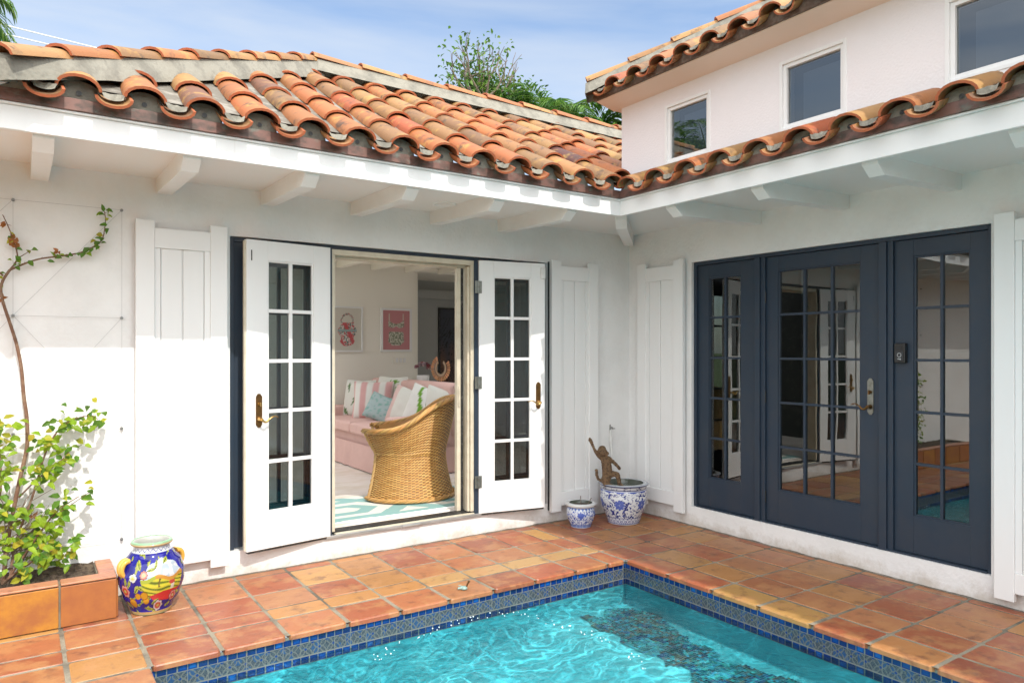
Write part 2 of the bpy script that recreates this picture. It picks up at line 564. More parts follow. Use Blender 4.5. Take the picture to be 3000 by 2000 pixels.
# strip along wall B
ys = [-1.20, -1.60, -1.975, -2.325, -2.67, -2.99, -3.32]
while ys[-1] > -10: ys.append(ys[-1] - .335)
for j in range(len(ys) - 1):
    for i in range(len(XR) - 1):
        off = 0.0 if i < 3 else .01
        c = jit(pick(PAL[:5]), .12)
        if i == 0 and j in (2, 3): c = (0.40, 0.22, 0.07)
        if i == 0:
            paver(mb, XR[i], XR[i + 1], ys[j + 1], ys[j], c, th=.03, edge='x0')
        else:
            paver(mb, XR[i], XR[i + 1], ys[j + 1] + off, ys[j] + off, c)
# left of the pool
yl = [-1.20, -1.47, -1.80, -2.13, -2.46]
while yl[-1] > -10: yl.append(yl[-1] - .33)
for j in range(len(yl) - 1):
    for i in range(len(XS)):
        if XS[i] >= PX0 - .01: break
        if XS[i + 1] == PX0:
            paver(mb, XS[i], XS[i + 1], yl[j + 1], yl[j], jit(pick(PAL), .1), th=.03, edge='x1')
        else:
            paver(mb, XS[i], XS[i + 1], yl[j + 1], yl[j], jit(pick(PAL), .1))
tag(mb.build('terrace', M['paver']), kind='structure')

# pool basin
IN = .022
bx0, bx1, by1, by0 = PX0 - IN, PX1 + IN, PY1 + IN, PY0
zb = -.80
mb = MB()
mb.add([(bx0, by0, zb - .01), (bx1, by0, zb - .01), (bx1, by1, zb - .01), (bx0, by1, zb - .01)], [(0, 1, 2, 3)])
zt = -.175
mb.add([(bx0, by1, zb), (bx1, by1, zb), (bx1, by1, zt), (bx0, by1, zt)], [(0, 1, 2, 3)])
mb.add([(bx1, by0, zb), (bx1, by1, zb), (bx1, by1, zt), (bx1, by0, zt)], [(0, 3, 2, 1)])
mb.add([(bx0, by0, zb), (bx0, by1, zb), (bx0, by1, zt), (bx0, by0, zt)], [(0, 1, 2, 3)])
mb.add([(bx0, by0, zb), (bx1, by0, zb), (bx1, by0, -.03), (bx0, by0, -.03)], [(0, 1, 2, 3)])
# shallow ledge along the shaded side
mb.add([(bx1, by1, -.32), (bx1, -4.6, -.32), (-2.0, -4.6, -.32), (-2.0, by1, -.32), (-3.0, -5.2, -.52), (-3.0, by1, -.52), (bx0, -6.0, -.76), (bx0, by1, -.76), (bx1, -5.4, zb), (-3.0, -6.4, zb), (bx0, -7, zb)], [(0, 3, 2, 1), (3, 5, 4, 2), (5, 7, 6, 4), (1, 2, 8), (2, 4, 9, 8), (4, 6, 10, 9)])
tag(mb.build('pool_basin', M['pool']), kind='structure')

# dark mosaic set into the submerged ledge
MP = [(-1.612, -1.263), (-1.336, -1.202), (-1.158, -1.324), (-1.216, -1.629), (-1.323, -1.985), (-1.354, -2.335), (-1.229, -2.67), (-1.354, -2.995), (-1.804, -2.687), (-1.687, -2.176), (-1.703, -1.804), (-1.676, -1.494)]


def inpoly(x, y, P):
    c = False
    for i in range(len(P)):
        (x1, y1), (x2, y2) = P[i], P[i - 1]
        if (y1 > y) != (y2 > y) and x < (x2 - x1) * (y - y1) / (y2 - y1) + x1: c = not c
    return c


mb = MB()
mxs = [p[0] for p in MP]
mys = [p[1] for p in MP]
mc = random.Random(9)
x_ = min(mxs)
while x_ < max(mxs):
    y_ = min(mys)
    while y_ < max(mys):
        wx_ = x_ + noise.noise(Vector((x_ * 7, y_ * 7, 0))) * .10
        wy_ = y_ + noise.noise(Vector((x_ * 7, y_ * 7, 5))) * .10
        if inpoly(wx_, wy_, MP):
            k = noise.noise(Vector((x_ * 9, y_ * 9, 2)))
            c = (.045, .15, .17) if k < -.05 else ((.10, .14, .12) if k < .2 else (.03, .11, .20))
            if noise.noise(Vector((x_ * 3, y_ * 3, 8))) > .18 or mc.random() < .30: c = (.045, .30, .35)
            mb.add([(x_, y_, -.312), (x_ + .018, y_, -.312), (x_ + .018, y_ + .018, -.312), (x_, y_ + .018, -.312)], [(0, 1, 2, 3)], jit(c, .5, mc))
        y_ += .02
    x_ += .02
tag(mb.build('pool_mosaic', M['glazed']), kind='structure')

# waterline band, coloured tile by tile
BR = random.Random(3)
bluet = {}


def band_col(s, z):
    """s along the wall, z height -> glaze colour"""
    d = -z
    gr = (0.17, 0.17, 0.155)
    if d < .031: return (0.22, 0.20, 0.155)
    if d < .068 or d > .142:
        row = 0 if d < .068 else 1
        top = .031 if row == 0 else .142
        k = int(s // .047)
        fs = (s / .047) % 1
        fz = (d - top) / .037
        if fs < .11 or fz < .1 or fz > .96: return gr
        if (k, row) not in bluet:
            bluet[(k, row)] = BR.choice([(.003, .028, .17), (.004, .05, .26), (.006, .09, .36), (.003, .016, .09), (.003, .02, .13), (.004, .04, .21)])
        c = bluet[(k, row)]
        e = min(fs - .11, .96 - fz, 1 - fs, fz - .1)
        return mixc(c, (.002, .02, .12), .7 if e < .14 else 0)
    if .068 <= d < .0715 or .1385 < d: return gr
    # overlapping rings of chalky glaze on slate blue
    v = (d - .0715) / .067
    P = .078
    u = s / P
    best = 9
    for ku in (math.floor(u) - 1, math.floor(u), math.floor(u) + 1, math.floor(u) + 2):
        for cv, sh in ((0.02, 0.0), (0.5, 0.5), (0.98, 0.0)):
            r = math.hypot((u - (ku + sh)) * P, (v - cv) * .067)
            best = min(best, abs(r - .036))
    nz = noise.noise(Vector((s * 260, d * 260, 0)))
    nz2 = noise.noise(Vector((s * 22, d * 22, 5)))
    c = mixc((.018, .032, .058), (.085, .095, .10), max(0, min(1, .5 + nz * 1.6)))
    if nz2 > .12: c = mixc(c, (.010, .06, .18), .7)
    if best < .0030: c = (.115, .12, .118)
    dd = abs(((u) % 1) - .5) * P + abs(v - .02) * .067
    dd2 = abs(((u + .5) % 1) - .5) * P + abs(v - .5) * .067
    if min(dd, dd2) < .0085: c = (.006, .035, .16)
    if (s / .094) % 1 < .035: c = mixc(c, gr, .8)
    return c


def band(name, fn, length, sz=.0035, zz0=-.018, zz1=-.185, dz=.0035):
    nu, nv = int(length / sz), int((zz0 - zz1) / dz)
    mb = MB()
    cols = {}
    vs, fs = [], []
    for j in range(nv + 1):
        for i in range(nu + 1):
            vs.append(fn(i * sz, zz0 - j * dz))
    mb.v = [tuple(p) for p in vs]
    for j in range(nv):
        for i in range(nu):
            a = j * (nu + 1) + i
            mb.f.append((a, a + 1, a + nu + 2, a + nu + 1))
            mb.c.append(band_col((i + .5) * sz, zz0 - (j + .5) * dz))
    mb.m = [0] * len(mb.f)
    mb.s = [False] * len(mb.f)
    o = mb.build(name, M['glazed'])
    tag(o, kind='structure')


band('pool_wall_tiles', lambda s, z: (bx0 + s, by1 - .002, z), bx1 - bx0)
band('pool_wall_tiles', lambda s, z: (bx1 - .002, by1 - s, z), 3.6)
band('pool_wall_tiles', lambda s, z: (bx0 + .002, by1 - s, z), 1.2)

# water surface
WZ = -.148
mb = MB()
nx, ny = 150, 200
wx0, wx1, wy0, wy1 = bx0, bx1, by0, by1


def wp(i, j):
    x = wx0 + (wx1 - wx0) * i / nx
    fy = (1 - j / ny) ** 1.6
    y = wy1 + (wy0 - wy1) * fy
    h = noise.noise(Vector((x * 2.3, y * 1.7, .3))) * .010 + noise.noise(Vector((x * 6, y * 4.5, 2.3))) * .0055 + noise.noise(Vector((x * 14, y * 11, 4.3))) * .0024
    return (x, y, WZ + h)


mb.grid(wp, nx, ny)
m = bpy.data.materials.new('pool_water')
m.use_nodes = True
t = m.node_tree
t.nodes.clear()
n, l = t.nodes.new, t.links.new
o_ = n('ShaderNodeOutputMaterial')
tcn = n('ShaderNodeTexCoord')
warp = n('ShaderNodeTexNoise')
warp.inputs['Scale'].default_value = 2.2
warp.inputs['Detail'].default_value = 3
l(tcn.outputs['Object'], warp.inputs['Vector'])
vm = n('ShaderNodeVectorMath')
vm.operation = 'MULTIPLY_ADD'
l(warp.outputs['Color'], vm.inputs[0])
vm.inputs[1].default_value = (1.1, 1.1, 1.1)
l(tcn.outputs['Object'], vm.inputs[2])
prev = None
for sc, wd, hi in ((2.6, .08, .62), (5.2, .12, .34)):  # caustic light lines, put into the water's transparency colour
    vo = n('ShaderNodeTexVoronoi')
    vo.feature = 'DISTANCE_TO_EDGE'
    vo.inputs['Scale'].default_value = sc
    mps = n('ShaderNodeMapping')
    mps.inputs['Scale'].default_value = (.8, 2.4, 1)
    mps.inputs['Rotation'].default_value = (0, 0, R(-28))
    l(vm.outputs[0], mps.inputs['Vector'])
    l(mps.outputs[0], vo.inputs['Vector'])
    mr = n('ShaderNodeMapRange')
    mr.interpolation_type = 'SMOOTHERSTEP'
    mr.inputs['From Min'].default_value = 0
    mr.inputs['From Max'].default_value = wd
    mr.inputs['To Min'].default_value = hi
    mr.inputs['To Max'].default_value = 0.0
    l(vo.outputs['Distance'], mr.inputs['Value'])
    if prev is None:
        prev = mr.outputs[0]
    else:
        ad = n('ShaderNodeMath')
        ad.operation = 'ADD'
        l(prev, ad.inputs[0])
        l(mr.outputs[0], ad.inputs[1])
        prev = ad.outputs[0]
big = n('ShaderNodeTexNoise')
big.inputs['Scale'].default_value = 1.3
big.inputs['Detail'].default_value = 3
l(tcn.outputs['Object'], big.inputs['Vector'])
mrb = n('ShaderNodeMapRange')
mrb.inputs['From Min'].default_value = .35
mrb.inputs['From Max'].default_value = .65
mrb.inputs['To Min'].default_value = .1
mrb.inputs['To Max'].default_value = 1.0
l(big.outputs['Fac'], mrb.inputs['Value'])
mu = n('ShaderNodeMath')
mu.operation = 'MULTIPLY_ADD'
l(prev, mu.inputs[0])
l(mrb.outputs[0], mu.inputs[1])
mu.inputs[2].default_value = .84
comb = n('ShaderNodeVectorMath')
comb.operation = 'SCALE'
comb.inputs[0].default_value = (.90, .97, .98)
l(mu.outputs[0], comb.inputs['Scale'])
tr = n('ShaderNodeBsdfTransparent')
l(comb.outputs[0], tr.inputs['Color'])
gl = n('ShaderNodeBsdfGlossy')
gl.inputs['Roughness'].default_value = .02
n1 = n('ShaderNodeTexNoise')
n1.inputs['Scale'].default_value = 16
n1.inputs['Detail'].default_value = 4
n1.inputs['Distortion'].default_value = .8
l(tcn.outputs['Object'], n1.inputs['Vector'])
bp = n('ShaderNodeBump')
bp.inputs['Strength'].default_value = .8
bp.inputs['Distance'].default_value = .016
l(n1.outputs['Fac'], bp.inputs['Height'])
l(bp.outputs[0], gl.inputs['Normal'])
fr = n('ShaderNodeFresnel')
fr.inputs['IOR'].default_value = 1.33
l(bp.outputs[0], fr.inputs['Normal'])
ms = n('ShaderNodeMixShader')
l(fr.outputs[0], ms.inputs[0])
l(tr.outputs[0], ms.inputs[1])
l(gl.outputs[0], ms.inputs[2])
l(ms.outputs[0], o_.inputs['Surface'])
tag(mb.build('water', m), kind='structure')

# ------------------------------------------------------------------ the house
house = empty('house', (0, 0, 0), 'white stucco pool house wing with terracotta barrel tile roofs and open French doors', 'house')


def part(mb, name, m, bevel=0, parent=house, label=None, seg=2):
    o = mb.build(name, m, parent, bevel, seg)
    if label: o['label'] = label
    return o


# wall A (plane y=0) with the wide door opening, wall B (plane x=0)
OX0, OX1, OZ0, OZ1 = -3.63, -.977, .165, 2.273
WT = .2
mb = MB()
mb.box(-7.5, OX0, 0, WT, -.04, 2.62)
mb.box(OX1, 0.0, 0, WT, -.04, 2.62)
mb.box(OX0, OX1, 0, WT, OZ1, 2.62)
mb.box(OX0, OX1, 0, WT, -.04, OZ0)
part(mb, 'wall', M['plaster'], label='white stucco wall with the open doors')
BY0, BY1 = -3.09, -.77
mb = MB()
mb.box(0, WT, -.0, BY1, -.04, 2.62)
mb.box(0, WT, BY0, -9.5, -.04, 2.62)
mb.box(0, WT, BY0, BY1, OZ1 - .005, 2.62)
mb.box(0, WT, BY0, BY1, -.04, OZ0)
part(mb, 'wall', M['plaster'], label='white stucco wall in shade with the navy doors')

# crumbly dark joint between wall and paving
mb = MB()
for (ax, s0, s1) in ((0, -6.0, -.01), (1, -8.0, -.01)):
    n_ = int((s1 - s0) / .02)
    vs = []
    for i in range(n_ + 1):
        q = s0 + .02 * i
        h = .003 + .010 * max(0, noise.noise(Vector((q * 6, ax, 1))) + .3) * (1 + .6 * noise.noise(Vector((q * 31, ax, 4))))
        d = .006 + .010 * abs(noise.noise(Vector((q * 9, ax, 7))))
        a = (q, -.0015, h) if ax == 0 else (-.0015, q, h)
        b = (q, -d, .0005) if ax == 0 else (-d, q, .0005)
        vs += [a, b]
    mb.add(vs, [(2 * i, 2 * i + 1, 2 * i + 3, 2 * i + 2) for i in range(n_)])
part(mb, 'wall_joint', M['roofgrout'])

# ---- interior of the living room and the dark room behind wall B
mb = MB()
FZ = .19
mb.box(-4.9, -.272, 4.0, 4.12, FZ, 2.66)
mb.box(-.272, 3.2, 3.99, 4.12, 2.605, 2.66)
mb.box(-.272, -.15, 4.12, 4.3, FZ, 2.6)
part(mb, 'interior_wall', M['inwall'], label='pale grey living room wall with the pictures')
mb = MB()
mb.box(3.0, 3.15, .2, 4.12, FZ, 2.66)
mb.box(-.15, 3.2, 5.6, 5.7, FZ, 2.66)
mb.box(-.25, -.15, 4.3, 5.7, FZ, 2.66)
mb.box(3.1, 3.2, 4.0, 5.7, FZ, 2.66)
mb.box(-.15, 3.2, 5.50, 5.6, 2.36, 2.50)
mb.box(.38, .42, 5.56, 5.6, FZ, 2.12)
part(mb, 'interior_wall', M['darkwall'], label='dark grey hall wall')
mb = MB()
mb.box(-.15, 3.2, .2, 5.7, FZ - .02, FZ - .001)
mb.box(-4.9, -.15, .2, 4.12, FZ - .02, FZ)
part(mb, 'interior_floor', M['infloor'])
mb = MB()
mb.box(-4.9, 3.2, .2, .6, 2.66, 2.70)
mb.box(-2.3, 3.2, 2.05, 5.7, 2.66, 2.70)  # ceiling left open in between, an added gap that brightens the room
part(mb, 'ceiling', M['inwall'])
for bx_ in (-2.35, -1.87, -1.39, -.914, -.417, .1):
    mb = MB()
    mb.box(bx_, bx_ + .09, 2.06, 3.99, 2.585, 2.66)
    part(mb, 'ceiling_beam', M['inwall'])
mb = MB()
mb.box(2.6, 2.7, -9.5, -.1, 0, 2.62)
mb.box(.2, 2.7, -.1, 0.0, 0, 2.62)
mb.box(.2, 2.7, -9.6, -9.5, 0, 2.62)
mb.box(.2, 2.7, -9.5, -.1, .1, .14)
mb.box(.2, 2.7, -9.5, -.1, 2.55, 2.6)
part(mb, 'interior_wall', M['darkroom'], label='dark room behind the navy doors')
mb = MB()
mb.box(-4.9, -4.8, .2, 2.7, FZ, 2.4)
part(mb, 'interior_wall', M['wallpaper'], label='dark floral papered wall at the left end of the room')

# ---- door units
XA = Matrix.Identity(4)
XB = Matrix(((0, 1, 0, 0), (-1, 0, 0, 0), (0, 0, 1, 0), (0, 0, 0, 1)))     # local x -> -y, local y -> +x


def leaf(xf, w, h, sl, sr, rt, rb, cols, rows, th=.044, mw=.022, both=True):
    """door leaf in local coords: x 0..w, z 0..h, y 0..th ; returns (frame MB, glass MB)"""
    mb = MB(xf)
    mb.box(0, sl, 0, th, 0, h)
    mb.box(w - sr, w, 0, th, 0, h)
    mb.box(sl, w - sr, .001, th - .001, 0, rb)
    mb.box(sl, w - sr, .001, th - .001, h - rt, h)
    gx0, gx1, gz0, gz1 = sl, w - sr, rb, h - rt
    # glazing bead
    b = .011
    for (x0, x1, z0, z1) in ((gx0, gx0 + b, gz0, gz1), (gx1 - b, gx1, gz0, gz1), (gx0 + b, gx1 - b, gz0, gz0 + b), (gx0 + b, gx1 - b, gz1 - b, gz1)):
        mb.box(x0, x1, .007, th - .007, z0, z1)
    for c in range(1, cols):
        x = gx0 + (gx1 - gx0) * c / cols
        mb.box(x - mw / 2, x + mw / 2, .006, th - .006, gz0 + b, gz1 - b)
    for r in range(1, rows):
        z = gz0 + (gz1 - gz0) * r / rows
        for c in range(cols):
            xa = gx0 + (gx1 - gx0) * c / cols + (mw / 2 if c else b)
            xb = gx0 + (gx1 - gx0) * (c + 1) / cols - (mw / 2 if c < cols - 1 else b)
            mb.box(xa, xb, .0075, th - .0075, z - mw / 2, z + mw / 2)
    g = MB(xf)
    y = th / 2
    g.add([(gx0, y, gz0), (gx1, y, gz0), (gx1, y, gz1), (gx0, y, gz1)], [(0, 1, 2, 3)])
    return mb, g


def handle(xf, x, z, side, plate_m, lever_m, parent, bolt=True, hh=.225, outy=-1, name='door_handle'):
    """escutcheon and lever on the face y=0 of a leaf, lever pointing to `side`"""
    mb = MB(xf)
    hw = .021
    z0, z1 = z - .055, z - .055 + hh
    poly = [(-hw, z0 + .02), (-hw, z1 - .02), (-hw * .75, z1 - .012), (-.008, z1), (.008, z1), (hw * .75, z1 - .012), (hw, z1 - .02), (hw, z0 + .02), (hw * .75, z0 + .012), (.008, z0), (-.008, z0), (-hw * .75, z0 + .012)]
    mb.prism([(a + x, b) for a, b in poly], (0, 0, 0), (1, 0, 0), (0, 0, 1), (0, outy, 0), .008)
    pl_ = part(mb, name, plate_m, .002, parent)
    lv = MB(xf)
    lv.tube([(x, outy * .006, z), (x, outy * .022, z), (x, outy * .03, z), (x, outy * .05, z)], [.015, .015, .009, .011], 12)
    pts, rad = [], []
    for k in range(13):
        u = k / 12
        pts.append((x + side * (.115 * u), outy * (.05 + .006 * math.sin(u * PI)), z - .018 * math.sin(min(1, u * 2.4) * PI) * (1 if u < .42 else 0) + (.018 * math.sin((u - .42) / .58 * PI * .85) if u > .42 else 0)))
        rad.append(.0085 - .0055 * u)
    lv.tube(pts, rad, 8)
    lv.build('lever', lever_m, pl_)
    if bolt:
        lv = MB(xf)
        lv.tube([(x, outy * .006, z + .10), (x, outy * .02, z + .10)], [.013, .011], 12)
        lv.box(x - .004, x + .004, outy * .0195, outy * .034, z + .085, z + .113)
        lv.build('thumb_turn', lever_m, pl_)
    return pl_


# frame of unit A
mb = MB()
fy0, fy1 = .035, .15
mb.box(OX0, OX0 + .035, fy0, fy1, OZ0, OZ1)
mb.box(OX1 - .035, OX1, fy0, fy1, OZ0, OZ1)
mb.box(OX0 + .035, OX1 - .035, fy0, fy1, OZ1 - .032, OZ1)
mb.box(-2.975, -2.925, .0, fy1, OZ0, OZ1 - .032)
mb.box(-1.722, -1.672, .0, fy1, OZ0, OZ1 - .032)
part(mb, 'door_frame', M['navy'], .003, label='navy frame around the open white doors')
for (x0, wd) in ((OX0 + .035, -2.975 - OX0 - .035), (-1.672, OX1 - .035 + 1.672)):
    a, gg = leaf(Matrix.Translation((x0, .055, OZ0 + .01)), wd, OZ1 - .032 - OZ0 - .01, .12, .12, .14, .26, 2, 5)
    ob = part(a, 'sidelight', M['navy'], .002)
    gg.build('pane', M['gl_door'], ob)
# beige screen jambs, tracks and sill
mb = MB()
mb.box(-2.925, -2.90, .01, .17, OZ0 + .03, OZ1 - .07)
mb.box(-1.752, -1.722, .012, .17, OZ0 + .03, OZ1 - .07)
mb.box(-2.925, -1.722, .012, .05, OZ1 - .07, OZ1 - .032)
mb.box(-2.90, -1.752, .075, .17, OZ1 - .085, OZ1 - .045)
mb.box(-1.772, -1.754, .03, .075, OZ0 + .03, OZ1 - .085)
mb.box(-2.90, -1.722, .0, .03, OZ0 + .002, OZ0 + .018)
part(mb, 'screen_track', M['beige'], .002)
mb = MB()
mb.box(-1.80, -1.775, .09, .12, OZ0 + .03, OZ1 - .09)
mb.box(-2.90, -1.76, .04, .13, OZ0 + .003, OZ0 + .026)
part(mb, 'screen_track', M['black'], .002, label='black screen track at the sill')
mb = MB()
mb.box(-1.838, -1.803, .085, .125, OZ0 + .03, OZ1 - .09)
ob = part(mb, 'screen_edge', M['beige'], .003, label='pale edge bar of the retracted screen')
hb = MB()
hb.box(-1.832, -1.812, .072, .085, 1.05, 1.22)
hb.box(-1.828, -1.816, .066, .072, 1.07, 1.20)
hb.build('screen_handle', M['beige'], ob, .004)
mb = MB()
mb.box(-2.98, -1.60, -.02, .0, OZ0 - .012, OZ0 + .012)
mb.box(-2.38, -2.22, -.034, -.02, OZ0 - .006, OZ0 + .008)
part(mb, 'door_sill', M['alu'], .003)

LH = 2.07
XL = Matrix.Translation((-2.945, -.02, .175)) @ Matrix.Rotation(R(8.6), 4, 'Z')
# open left leaf : local x from -W..0
WL = .612
a, gg = leaf(XL @ Matrix.Translation((-WL, 0, 0)), WL, LH, .145, .13, .13, .243, 2, 5, mw=.024)
dl = part(a, 'french_door', M['wpaint'], .0025, label='white glazed door leaf folded back on the left of the opening')
gg.build('pane', M['gl_leaf'], dl)
XLl = XL @ Matrix.Translation((-WL, 0, 0))
handle(XLl, .082, .875, 1, M['bronze'], M['brass'], dl)
mb = MB(XLl)
mb.box(-.012, -.001, .008, .018, .01, LH - .01)
mb.box(-.010, -.001, .026, .036, .01, LH - .01)
mb.build('weather_strip', M['beige'], dl)
mb = MB(XLl)
mb.box(-.007, -.001, .019, .025, .01, LH - .01)
mb.box(.03, .036, -.004, -.0005, 1.93, 2.0)
mb.build('weather_strip', M['black'], dl)
XRr = Matrix.Translation((-1.69, -.02, .175)) @ Matrix.Rotation(R(-10.5), 4, 'Z')
WR = .60
a, gg = leaf(XRr, WR, LH, .13, .13, .13, .243, 2, 5, mw=.024)
dr = part(a, 'french_door', M['wpaint'], .0025, label='white glazed door leaf folded back on the right of the opening')
gg.build('pane', M['gl_leaf'], dr)
handle(XRr, WR - .065, .895, -1, M['bronze'], M['brass'], dr, bolt=False)
sb = MB(XRr)
sb.box(WR - .045, WR - .005, -.022, -.0005, 1.94, 2.035)
sb.build('alarm_sensor', M['pvc'], dr, .004)
for zz in (.21, 1.02, 1.80):
    hb = MB(XRr)
    hb.tube([(-.008, -.012, zz), (-.008, -.012, zz + .10)], .008, 8)
    hb.box(-.038, -.010, -.008, -.003, zz, zz + .10)
    hb.box(-.006, .022, -.005, -.0005, zz, zz + .10)
    hb.build('hinge', M['pewter'], dr)
for X_, W_, L_ in ((XLl, WL, dl), (XRr, WR, dr)):
    sb = MB(X_)
    sb.box(.01, W_ - .01, .004, .04, -.014, -.0005)
    sb.build('door_sweep', M['black'], L_)

# unit B : navy doors
mb = MB(XB)
F0, F1 = .028, .13
YY = -BY1
W2 = -BY0
mb.box(YY, YY + .03, F0, F1, OZ0, OZ1 - .005)
mb.box(W2 - .03, W2, F0, F1, OZ0, OZ1 - .005)
mb.box(YY + .03, W2 - .03, F0, F1, OZ1 - .035, OZ1 - .005)
mb.box(1.405, 1.452, .012, F1, OZ0, OZ1 - .035)
mb.box(1.452, 1.49, F0, F1, OZ0, OZ1 - .035)
mb.box(2.40, 2.452, .012, F1, OZ0, OZ1 - .035)
mb.box(2.452, 2.49, F0, F1, OZ0, OZ1 - .035)
mb.box(YY + .03, W2 - .03, F0 - .012, F1, OZ0, OZ0 + .012)
part(mb, 'door_frame', M['navy'], .003, label='navy frame around the closed doors')
zB = OZ0 + .014
hB = OZ1 - .037 - zB
units = [(YY + .03, 1.405, .917 - .80, 1.405 - 1.248, 2), (1.49, 2.40, 1.593 - 1.49, 2.40 - 2.255, 3), (2.49, W2 - .03, 2.613 - 2.49, W2 - .03 - 2.955, 2)]
for k, (u0, u1, sl, sr, nc) in enumerate(units):
    a, gg = leaf(XB @ Matrix.Translation((u0, .05, zB)), u1 - u0, hB, sl, sr, hB - (2.125 - zB), .425 - zB, nc, 5, mw=.018)
    ob = part(a, 'navy_door' if k == 1 else 'sidelight', M['navy'], .002, label=['narrow navy glazed panel', 'navy glazed door with bronze lever', 'navy glazed panel with the doorbell'][k])
    gg.build('pane', M['gl_door'], ob)
    if k == 1:
        handle(XB @ Matrix.Translation((0, .05, 0)), 2.328, 1.122, -1, M['pewter'], M['bronze'], ob, hh=.25)
        for zz in (.32, 1.10, 1.88):
            hb = MB(XB)
            hb.tube([(1.488, .036, zz), (1.488, .036, zz + .09)], .007, 8)
            hb.build('hinge', M['blackp'], ob)

# ---- shutters
def shutter(xf, w, z0, z1, label, sw=.105, nb=2):
    mb = MB(xf)
    th = .038
    mb.box(0, sw, 0, th, z0, z1)
    mb.box(w - sw, w, 0, th, z0, z1)
    mb.box(sw, w - sw, .004, th - .001, z0 + .05, z0 + .17)
    mb.box(sw, w - sw, .004, th - .001, z1 - .17, z1 - .045)
    iw = w - 2 * sw
    # boards in the recessed panel with shallow grooves
    e = .035
    mb.box(sw, sw + e, .012, th - .003, z0 + .17, z1 - .17)
    mb.box(w - sw - e, w - sw, .012, th - .003, z0 + .17, z1 - .17)
    bw = (iw - 2 * e) / nb
    for k in range(nb):
        mb.box(sw + e + k * bw + .0035, sw + e + (k + 1) * bw - .0035, .0165, th - .003, z0 + .17, z1 - .17)
    mb.box(sw + .01, w - sw - .01, .028, th - .002, z0 + .17, z1 - .17)
    ob = part(mb, 'shutter', M['wpaint'], .003, label=label)
    for zz in (z0 + .35, z1 - .4):
        for xa in (.1, w - .16):
            hb = MB(xf)
            hb.box(xa, xa + .06, th, th + .03, zz, zz + .04)
            hb.build('shutter_bracket', M['wpaint'], ob)
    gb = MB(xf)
    gb.box(.004, .010, th, th + .029, z0 + .01, z1 - .01)  # dark strip stands in for the shadow gap behind the shutter
    gb.build('shadow_gap_strip', M['black'], ob)


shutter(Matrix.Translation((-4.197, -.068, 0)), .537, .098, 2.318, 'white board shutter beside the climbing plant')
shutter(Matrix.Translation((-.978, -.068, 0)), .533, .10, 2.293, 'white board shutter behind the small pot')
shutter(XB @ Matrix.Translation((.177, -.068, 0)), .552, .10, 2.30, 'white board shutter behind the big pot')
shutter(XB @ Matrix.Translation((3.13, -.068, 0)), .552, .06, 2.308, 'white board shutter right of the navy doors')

# ---- eaves: soffit, rafters, fascia, copper drip edge
mb = MB()
mb.add([(-7.5, .0, 2.592), (0, .0, 2.592), (-1.0, -.94, 2.572), (-7.5, -.94, 2.572)], [(0, 1, 2, 3)])
mb.add([(0, 0, 2.592), (0, -9.5, 2.592), (-1.0, -9.5, 2.572), (-1.0, -.94, 2.572)], [(0, 1, 2, 3)])
part(mb, 'soffit', M['soffit'])
prof = [(0, 2.497), (.855, 2.466), (.925, 2.520), (.935, 2.56), (.935, 2.575), (0, 2.595)]
for x in (-6.02, -5.377, -4.734, -4.076, -3.431, -2.786, -2.132, -1.50):
    mb = MB()
    mb.prism([(-a, b) for a, b in prof], (x, 0, 0), (0, 1, 0), (0, 0, 1), (1, 0, 0), .088)
    part(mb, 'rafter', M['wbeam'], .003)
for y in (-1.39, -2.115, -2.84, -3.55, -4.26, -4.97, -5.68, -6.4):
    mb = MB()
    mb.prism([(-a * 1.04, b) for a, b in prof], (0, y, 0), (1, 0, 0), (0, 0, 1), (0, -1, 0), .088)
    part(mb, 'rafter', M['wbeam'], .003)
mb = MB()
d45 = Vector((-1.0, -.95, 0)).normalized()
sd_ = Vector((d45.y, -d45.x, 0))
mb.prism([(a * 1.40, b) for a, b in prof], -sd_ * .044, d45, (0, 0, 1), sd_, .088)
part(mb, 'rafter', M['wbeam'], .003, label='diagonal corner rafter')


def lshape(mb, a0, a1, b0, b1, z0, z1, xl=-7.5, ye=-9.5):
    """L-shaped strip along both eaves: A part y in -a1..-a0, B part x in -b1..-b0"""
    mb.add([(xl, -a1, z0), (-b1, -a1, z0), (-b1, ye, z0), (-b0, ye, z0), (-b0, -a0, z0), (xl, -a0, z0),
            (xl, -a1, z1), (-b1, -a1, z1), (-b1, ye, z1), (-b0, ye, z1), (-b0, -a0, z1), (xl, -a0, z1)],
           [(5, 4, 3, 2, 1, 0), (6, 7, 8, 9, 10, 11), (0, 1, 7, 6), (1, 2, 8, 7), (2, 3, 9, 8), (3, 4, 10, 9), (4, 5, 11, 10), (5, 0, 6, 11)])


mb = MB()
lshape(mb, .935, .962, .985, 1.012, 2.531, 2.645)
lshape(mb, .935, .978, .985, 1.028, 2.645, 2.657)
part(mb, 'fascia', M['wpaint'], .004)
mb = MB()
lshape(mb, .935, .990, .985, 1.040, 2.657, 2.716)
part(mb, 'drip_edge', M['copper'], .003)

# ------------------------------------------------------------------ barrel tile roofs
TP = [((0.28, 0.118, 0.050), 5), ((0.29, 0.080, 0.036), 2.4), ((0.26, 0.145, 0.066), 5), ((0.18, 0.105, 0.056), 4.5), ((0.32, 0.185, 0.085), 3.2), ((0.15, 0.072, 0.05), 1.1), ((0.33, 0.115, 0.045), 3.4)]
TP = [((c[0] * 1.16, c[1] * 1.04, c[2] * .82), k) for c, k in TP]
RR = random.Random(21)


